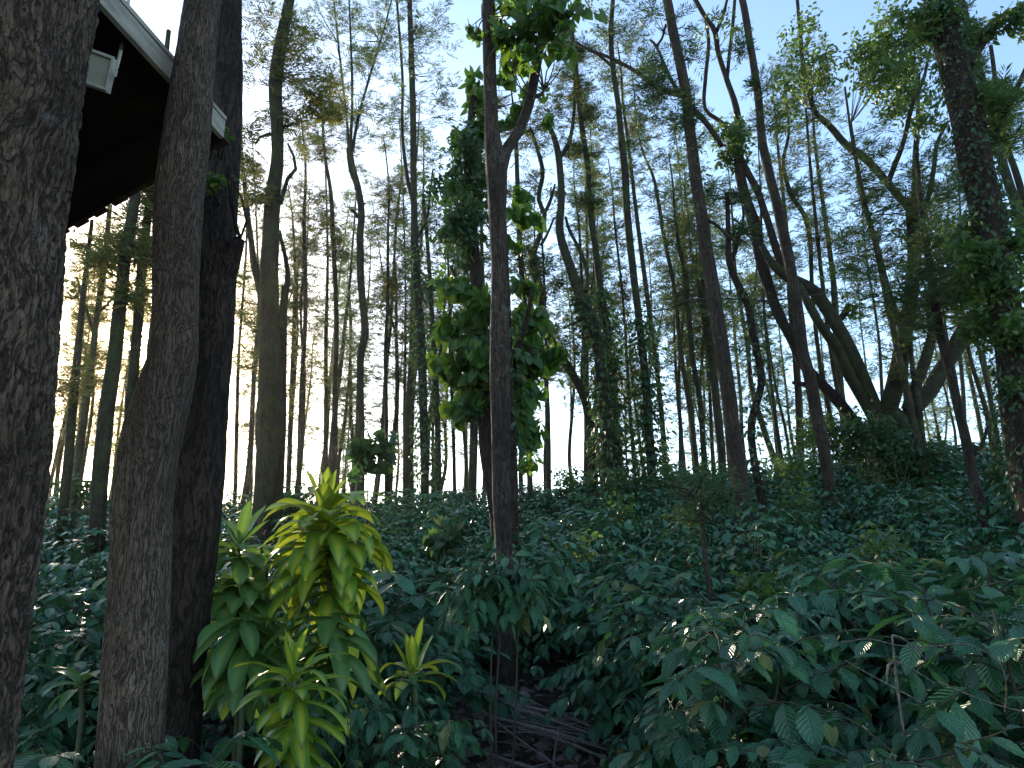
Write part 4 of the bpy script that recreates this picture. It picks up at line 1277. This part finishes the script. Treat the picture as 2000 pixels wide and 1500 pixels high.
# ---------------------------------------------------------------- strap-leaved plants (yellow-green)
def strap_leaf(buf, o, az, el, L, W, curl, mat=0, twist=0.0, nv=12, nu=4):
    """blade leaving o at azimuth az, elevation el, bending down by curl radians over its length"""
    pts, tan = [], []
    p = np.array(o, float)
    h = np.array([math.cos(az), math.sin(az), 0])
    e = el
    ds = L / nv
    for i in range(nv + 1):
        tdir = h * math.cos(e) + np.array([0, 0, math.sin(e)])
        pts.append(p.copy())
        tan.append(tdir)
        p = p + tdir * ds
        e -= curl / nv * (0.55 + .9 * i / nv)
    V, U = [], []
    side0 = np.array([-math.sin(az), math.cos(az), 0])
    ph = rng.uniform(0, 6)
    for i in range(nv + 1):
        v = i / nv
        w = W / 2 * float(np.interp(v, [0, .12, .35, .6, .8, .93, 1], [.42, .5, .92, 1, .74, .32, .02]))
        tw = twist * v
        nrm_ = np.cross(side0, tan[i])
        sd = side0 * math.cos(tw) + nrm_ * math.sin(tw)
        nn = np.cross(tan[i], sd)
        for k in range(nu + 1):
            u = -1 + 2 * k / nu
            q = pts[i] + sd * (u * w) - nn * (w * .42 * (1 - abs(u)) * (1 - .5 * v)) + nn * (.10 * w * math.sin(v * 9 + ph + u * 2))
            V.append(q)
            U.append(((u + 1) / 2, v))
    Fc = [(i * (nu + 1) + k, i * (nu + 1) + k + 1, (i + 1) * (nu + 1) + k + 1, (i + 1) * (nu + 1) + k) for i in range(nv) for k in range(nu)]
    buf.add(V, Fc, U, mat)


def strap_plant(name, label, Y, stem, tiers, mat, group='yellow-green strap-leaved plants'):
    """stem: pixel polyline top to base; tiers: (px, py, n, len_px, wid_px, el0, el1, curl)"""
    sb, lb = Buf(), Buf()
    pts = [P(a, c, Y) for a, c in stem]
    x, y = pts[-1][0], pts[-1][1]
    zb = float(G(x, y))
    pts.append(np.array([x, y, zb - .1]))
    tube(sb, pts, [.008] + [.014] * (len(pts) - 1), .08, 8, .05, 1.0)
    for (px, py, n, lp, wp, e0, e1, cu) in tiers:
        n = int(n * 1.55) if n > 5 else n
        o = P(px, py, Y)
        k = PX(px, py, Y)
        a0 = rng.uniform(0, 6.28)
        for i in range(n):
            f = i / max(n - 1, 1)
            el = e0 + (e1 - e0) * f + rng.normal() * .08
            oo = o + np.array([0, 0, -.05 * f]) + rng.normal(0, .008, 3)
            strap_leaf(lb, oo, a0 + i * 2.4 + rng.normal() * .2, el, lp * k * rng.uniform(.82, 1.15), wp * k * rng.uniform(.85, 1.15), cu * rng.uniform(.7, 1.2), twist=rng.normal() * .25)
    base = np.array([x, y, zb])
    root = thing(name, label, 'plant', tuple(base), group)
    sb.build('stem', M['stem_g'], root, origin=base)
    lb.build('foliage', M[mat], root, origin=base)
    return root


strap_plant('strap_leaved_plant', 'largest yellow-green strap-leaved plant, crowned by tiers of drooping leaves', 4.2,
            [(640, 985), (642, 1100), (645, 1250), (640, 1400)],
            [(632, 985, 5, 78, 26, 1.5, 1.2, .5), (640, 1000, 9, 130, 36, .9, .45, 1.9), (640, 1030, 13, 150, 40, .7, .2, 2.2), (642, 1065, 13, 150, 40, .5, .05, 2.2),
             (644, 1105, 12, 140, 38, .35, -.2, 1.9), (644, 1140, 9, 120, 36, .1, -.5, 1.4)], 'cordy')
strap_plant('strap_leaved_plant', 'older strap-leaved shoot with long dull hanging leaves below the largest crown', 4.0,
            [(650, 1250), (650, 1330), (645, 1420)],
            [(648, 1245, 8, 170, 36, .2, -.3, 1.6), (650, 1290, 7, 150, 36, .0, -.5, 1.2), (648, 1200, 8, 130, 36, .1, -.5, 1.4), (640, 1330, 6, 120, 34, -.1, -.6, 1.0)], 'cordy_dull')
strap_plant('strap_leaved_plant', 'low bright rosette with upright centre leaves in front of the large plant', 3.2,
            [(572, 1300), (578, 1380), (590, 1500)],
            [(573, 1318, 5, 95, 24, 1.5, 1.15, .35), (574, 1325, 7, 135, 32, .8, .25, 1.5), (576, 1345, 7, 130, 32, .3, -.1, 1.5), (580, 1400, 8, 120, 32, .0, -.5, 1.1), (584, 1440, 7, 110, 30, .0, -.6, 1.0)], 'cordy')
strap_plant('strap_leaved_plant', 'smallest yellow-green rosette standing alone left of the forked trunk', 4.3,
            [(808, 1290), (810, 1330), (812, 1400)],
            [(808, 1305, 5, 92, 22, 1.5, 1.1, .5), (809, 1312, 7, 95, 24, .7, .1, 1.7)], 'cordy')
strap_plant('strap_leaved_plant', 'darker green strap-leaved plant leaning on the dark trunk', 4.3,
            [(468, 1060), (466, 1200), (464, 1400)],
            [(468, 1055, 5, 90, 26, 1.3, .8, .5), (460, 1075, 10, 95, 32, .6, .1, 1.9), (468, 1130, 9, 100, 34, .4, -.1, 1.8), (468, 1190, 8, 110, 34, .3, -.3, 1.7), (468, 1160, 8, 120, 36, .1, -.4, 1.5), (468, 1250, 8, 130, 36, .1, -.5, 1.4), (468, 1320, 7, 120, 34, .1, -.5, 1.3)], 'cordy_dull')
strap_plant('strap_leaved_plant', 'long-leaved dark strap plant hanging along the dark trunk', 4.0,
            [(478, 1200), (474, 1300), (472, 1430)],
            [(476, 1205, 9, 125, 36, .0, -.5, 1.3), (476, 1260, 8, 130, 36, -.1, -.6, 1.1)], 'cordy_dull')
strap_plant('strap_leaved_plant', 'dim yellow-tipped strap plant between the two leftmost trunks', 4.6,
            [(160, 1320), (160, 1360), (158, 1420)],
            [(160, 1330, 8, 80, 20, .9, .1, 1.6)], 'cordy_dull')
strap_plant('strap_leaved_plant', 'middle strap plant filling the gap between bright crown and dark trunk', 4.6,
            [(520, 1080), (520, 1200), (520, 1400)],
            [(520, 1090, 9, 110, 32, .6, .0, 1.8), (520, 1150, 8, 110, 30, .4, -.2, 1.8), (520, 1210, 8, 120, 32, .2, -.4, 1.6), (520, 1270, 7, 120, 32, .1, -.5, 1.4)], 'cordy_dull')

# ---------------------------------------------------------------- dry sticks in the clearing
for i in range(19):
    Yc = 5.4 + rng.uniform(0, .9)
    x0 = (rng.uniform(925, 1010) - 1000) / F * Yc / .95
    L = rng.uniform(.5, 1.15)
    ang = -.45 + rng.normal() * .36
    p0 = np.array([x0, Yc + .35, 0])
    p1 = p0 + np.array([math.cos(ang) * L, math.sin(ang) * L, 0])
    z0, z1 = float(G(p0[0], p0[1])), float(G(p1[0], p1[1]))
    hh = .02 + .011 * i
    p0[2] = z0 + hh + .10 * rng.random()
    p1[2] = z1 + .03 + hh * .5
    pm = (p0 + p1) / 2 + np.array([rng.normal() * .05, rng.normal() * .05, .02 + rng.normal() * .015])
    r_ = rng.choice([.005, .007, .010, .016])
    sb = Buf()
    tube(sb, [p0, pm, p1], [r_, r_ * .9, r_ * .6], .05, 6, .08, i)
    if i % 3 == 0:
        tube(sb, [pm, pm + (p1 - pm) * .5 + np.array([0, .1, .08])], [r_ * .6, r_ * .3], .05, 5, .05, i)
    o = sb.build('dry_stick', M['stick'], origin=p0)
    o.location = tuple(p0)
    tag(o, 'pale dry stick in the heap on the bare clearing', 'stick', 'heap of dry sticks')
sb = Buf()
p0, p1 = P(1080, 1500, 5.6), P(1090, 1425, 5.6)
tube(sb, [p0 - np.array([0, 0, .12]), p0, p1], [.012, .011, .005], .05, 6, .06, 2)
o = sb.build('dry_stick', M['stick'], origin=p0)
o.location = tuple(p0)
tag(o, 'single dry stick standing upright beside the heap', 'stick', 'heap of dry sticks')
# dead twig among the leaves on the right
sb = Buf()
Y = 3.15
q = lambda a, c: P(a, c, Y)
zb = float(G(q(1755, 1340)[0], Y))
b0 = q(1752, 1340)
tube(sb, [np.array([b0[0] + .02, Y, zb - .05]), b0, q(1748, 1300), q(1742, 1240)], [.006, .005, .004, .003], .04, 6, .06, 1)
tube(sb, [q(1747, 1290), q(1738, 1292), q(1733, 1310), q(1732, 1335)], [.006, .006, .005, .003], .03, 6, .05, 1)
tube(sb, [q(1748, 1291), q(1770, 1300), q(1800, 1318), q(1825, 1335)], [.005, .004, .003, .002], .03, 5, .05, 1)
tube(sb, [q(1742, 1240), q(1760, 1245), q(1790, 1268), q(1810, 1290)], [.004, .003, .003, .002], .03, 5, .05, 1)
o = sb.build('dead_twig', M['stick'], origin=b0)
o.location = tuple(b0)
tag(o, 'bare pale dead twig with hooked side shoot among broad leaves', 'twig')

# vine strung between trunks
sb = Buf()
vp = [(1213, 612, 19), (1260, 608, 18), (1310, 602, 16), (1340, 588, 15), (1370, 584, 14), (1400, 583, 13.6), (1450, 585, 14), (1500, 588, 14.5), (1540, 583, 14.6), (1580, 577, 15), (1630, 570, 16)]
tube(sb, [P(a, c, y_) for a, c, y_ in vp], [.012, .014, .018, .03, .02, .016, .016, .016, .015, .012, .008], .12, 6, .25, 1)
vp2 = [(1190, 500, 19), (1240, 540, 18), (1290, 570, 17), (1335, 590, 15.5)]
tube(sb, [P(a, c, y_) for a, c, y_ in vp2], [.009] * 4, .2, 5, .1, 1)
b0 = P(1340, 588, 15)
o = sb.build('hanging_vine', M['cable'], origin=b0)
o.location = tuple(b0)
tag(o, 'thin dark vine strung across between the leaning trunks', 'vine')

# ---------------------------------------------------------------- shed roof corner and floodlight
c0 = P(437, 274, 3.6)                       # the roof corner
ey = unit(np.array([P(200, 0, 2.62)[0] - c0[0], 2.62 - 3.6, 0]))       # towards the camera along the high edge
ex = np.array([ey[1], -ey[0], 0])
if ex[0] > 0:
    ex = -ex
c1 = P(145, 437, 3.95)
sl_dir = c1 - c0
e2 = unit(sl_dir)
root = thing('shed', 'dark lean-to roof corner with pale edge board behind the left trunks', 'shed', (-2.9, 3.0, float(G(-2.9, 3.0))))
ro = np.array(root.location)
LY, LX = 3.2, 3.4
upn = unit(np.cross(e2, ey))
if upn[2] < 0:
    upn = -upn


def slab(a, b_, c, d, th, buf):
    lo = [np.array(q) for q in (a, b_, c, d)]
    hi_ = [q + upn * th for q in lo]
    v = lo + hi_
    f = [(0, 3, 2, 1), (4, 5, 6, 7), (0, 1, 5, 4), (1, 2, 6, 5), (2, 3, 7, 6), (3, 0, 4, 7)]
    vv = np.array([v[i] for q in f for i in q])
    buf.add(vv, np.arange(24).reshape(6, 4))


sb = Buf()
nb = 12
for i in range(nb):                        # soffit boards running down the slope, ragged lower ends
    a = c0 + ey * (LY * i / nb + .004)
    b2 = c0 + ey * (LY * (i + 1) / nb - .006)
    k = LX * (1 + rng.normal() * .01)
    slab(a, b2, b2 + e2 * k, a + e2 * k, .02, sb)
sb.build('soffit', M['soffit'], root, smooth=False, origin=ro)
sb = Buf()
nt_ = 46
for i in range(nt_):                       # tiles on top
    a = c0 + e2 * (LX * i / nt_) + upn * (.03 + .0) - ey * (.05 + rng.random() * .03)
    k = LX / nt_ + .02
    w0 = ey * (LY + .05)
    lift = upn * .018
    v = [a, a + w0, a + w0 + e2 * k + lift * 0, a + e2 * k]
    slab(v[0] + upn * .012 * (i % 2), v[1] + upn * .012 * (i % 2), v[2] + upn * .012 * (i % 2), v[3] + upn * .012 * (i % 2), .014, sb)
sb.build('roof', M['roof_top'], root, smooth=False, origin=ro)
sb = Buf()
a = c0 - e2 * .022 - np.array([0, 0, .045]) + ey * .06
up_ = np.array([0, 0, .13])
for (dz, th, hgt) in ((0, .022, .10), (.103, .028, .022)):
    q0 = a + np.array([0, 0, dz])
    v0 = [q0, q0 + ey * (LY + .1), q0 + ey * (LY + .1) - e2 * th, q0 - e2 * th]
    v1 = [q + np.array([0, 0, hgt]) for q in v0]
    v = v0 + v1
    f = [(0, 3, 2, 1), (4, 5, 6, 7), (0, 1, 5, 4), (1, 2, 6, 5), (2, 3, 7, 6), (3, 0, 4, 7)]
    sb.add(np.array([v[i] for q in f for i in q]), np.arange(24).reshape(6, 4))
sb.build('edge_board', M['fascia'], root, smooth=False, origin=ro)
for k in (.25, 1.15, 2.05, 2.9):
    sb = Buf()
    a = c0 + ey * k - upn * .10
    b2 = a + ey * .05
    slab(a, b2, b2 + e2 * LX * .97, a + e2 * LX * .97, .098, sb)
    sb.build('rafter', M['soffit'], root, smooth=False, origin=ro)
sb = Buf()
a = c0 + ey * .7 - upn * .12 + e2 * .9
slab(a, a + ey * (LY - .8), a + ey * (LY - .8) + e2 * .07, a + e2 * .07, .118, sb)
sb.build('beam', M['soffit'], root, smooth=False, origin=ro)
for k in (.45, 3.0):
    sb = Buf()
    t0 = c0 + ey * k + e2 * 1.45 - upn * .12
    zb = float(G(t0[0], t0[1]))
    box(sb, (t0[0], t0[1], (zb + t0[2]) / 2), (.10, .10, t0[2] - zb), mat=0)
    sb.build('post', M['post'], root, smooth=False, origin=ro)

# floodlight
lc = P(192, 136, 2.75)
fl = thing('floodlight', 'pale rectangular floodlight hanging under the dark roof', 'floodlight', tuple(lc))
tilt = Matrix.Rotation(R(22), 3, 'Z') @ Matrix.Rotation(R(28), 3, 'X') @ Matrix.Rotation(R(8), 3, 'Y')
rt = np.array(tilt)
kpx = PX(192, 136, 2.75)
W_, H_ = 46 * kpx, 66 * kpx
sb = Buf()
box(sb, (0, .02, 0), (W_, .035, H_), rt)
for sx in (-1, 1):
    box(sb, np.array(rt) @ np.array([sx * (W_ / 2 - .005), -.004, 0]), (.010, .016, H_), rt)
for sz in (-1, 1):
    box(sb, np.array(rt) @ np.array([0, -.004, sz * (H_ / 2 - .006)]), (W_ - .022, .016, .012), rt)
for j in range(5):
    box(sb, np.array(rt) @ np.array([(j - 2) * W_ / 6, .046, 0]), (.004, .02, H_ * .8), rt)
sb.build('housing', M['lamp_body'], fl, smooth=False)
sb = Buf()
box(sb, np.array(rt) @ np.array([0, .0005, 0]), (W_ - .022, .004, H_ - .026), rt)
sb.build('glass', M['lamp_glass'], fl, smooth=False)
sb = Buf()
tube(sb, [np.array([.0, .05, 0]), np.array([.03, .08, .08]), np.array([.03, .08, .60])], [.008, .008, .008], .04, 8, 0)
box(sb, (W_ / 2 + .02, .01, -.01), (.012, .02, .03), rt)
sb.build('bracket', M['lamp_body'], fl, smooth=False)

# ---------------------------------------------------------------- air
m, t = new_mat('air')
g = N(t)
vol = g.n('ShaderNodeVolumePrincipled', {'Color': (1.0, .93, .82, 1), 'Density': .0003, 'Anisotropy': .88})
g.n('ShaderNodeOutputMaterial', {'Volume': vol.outputs[0]})
hb = Buf()
box(hb, (0, 30, 11), (130, 110, 50))
hz = hb.build('haze', m, smooth=False)
tag(hz, 'thin warm morning haze hanging between the trees', 'haze', kind='stuff')

# mark for sizes
print('objects', len(bpy.data.objects), 'verts', sum(len(m_.vertices) for m_ in bpy.data.meshes))
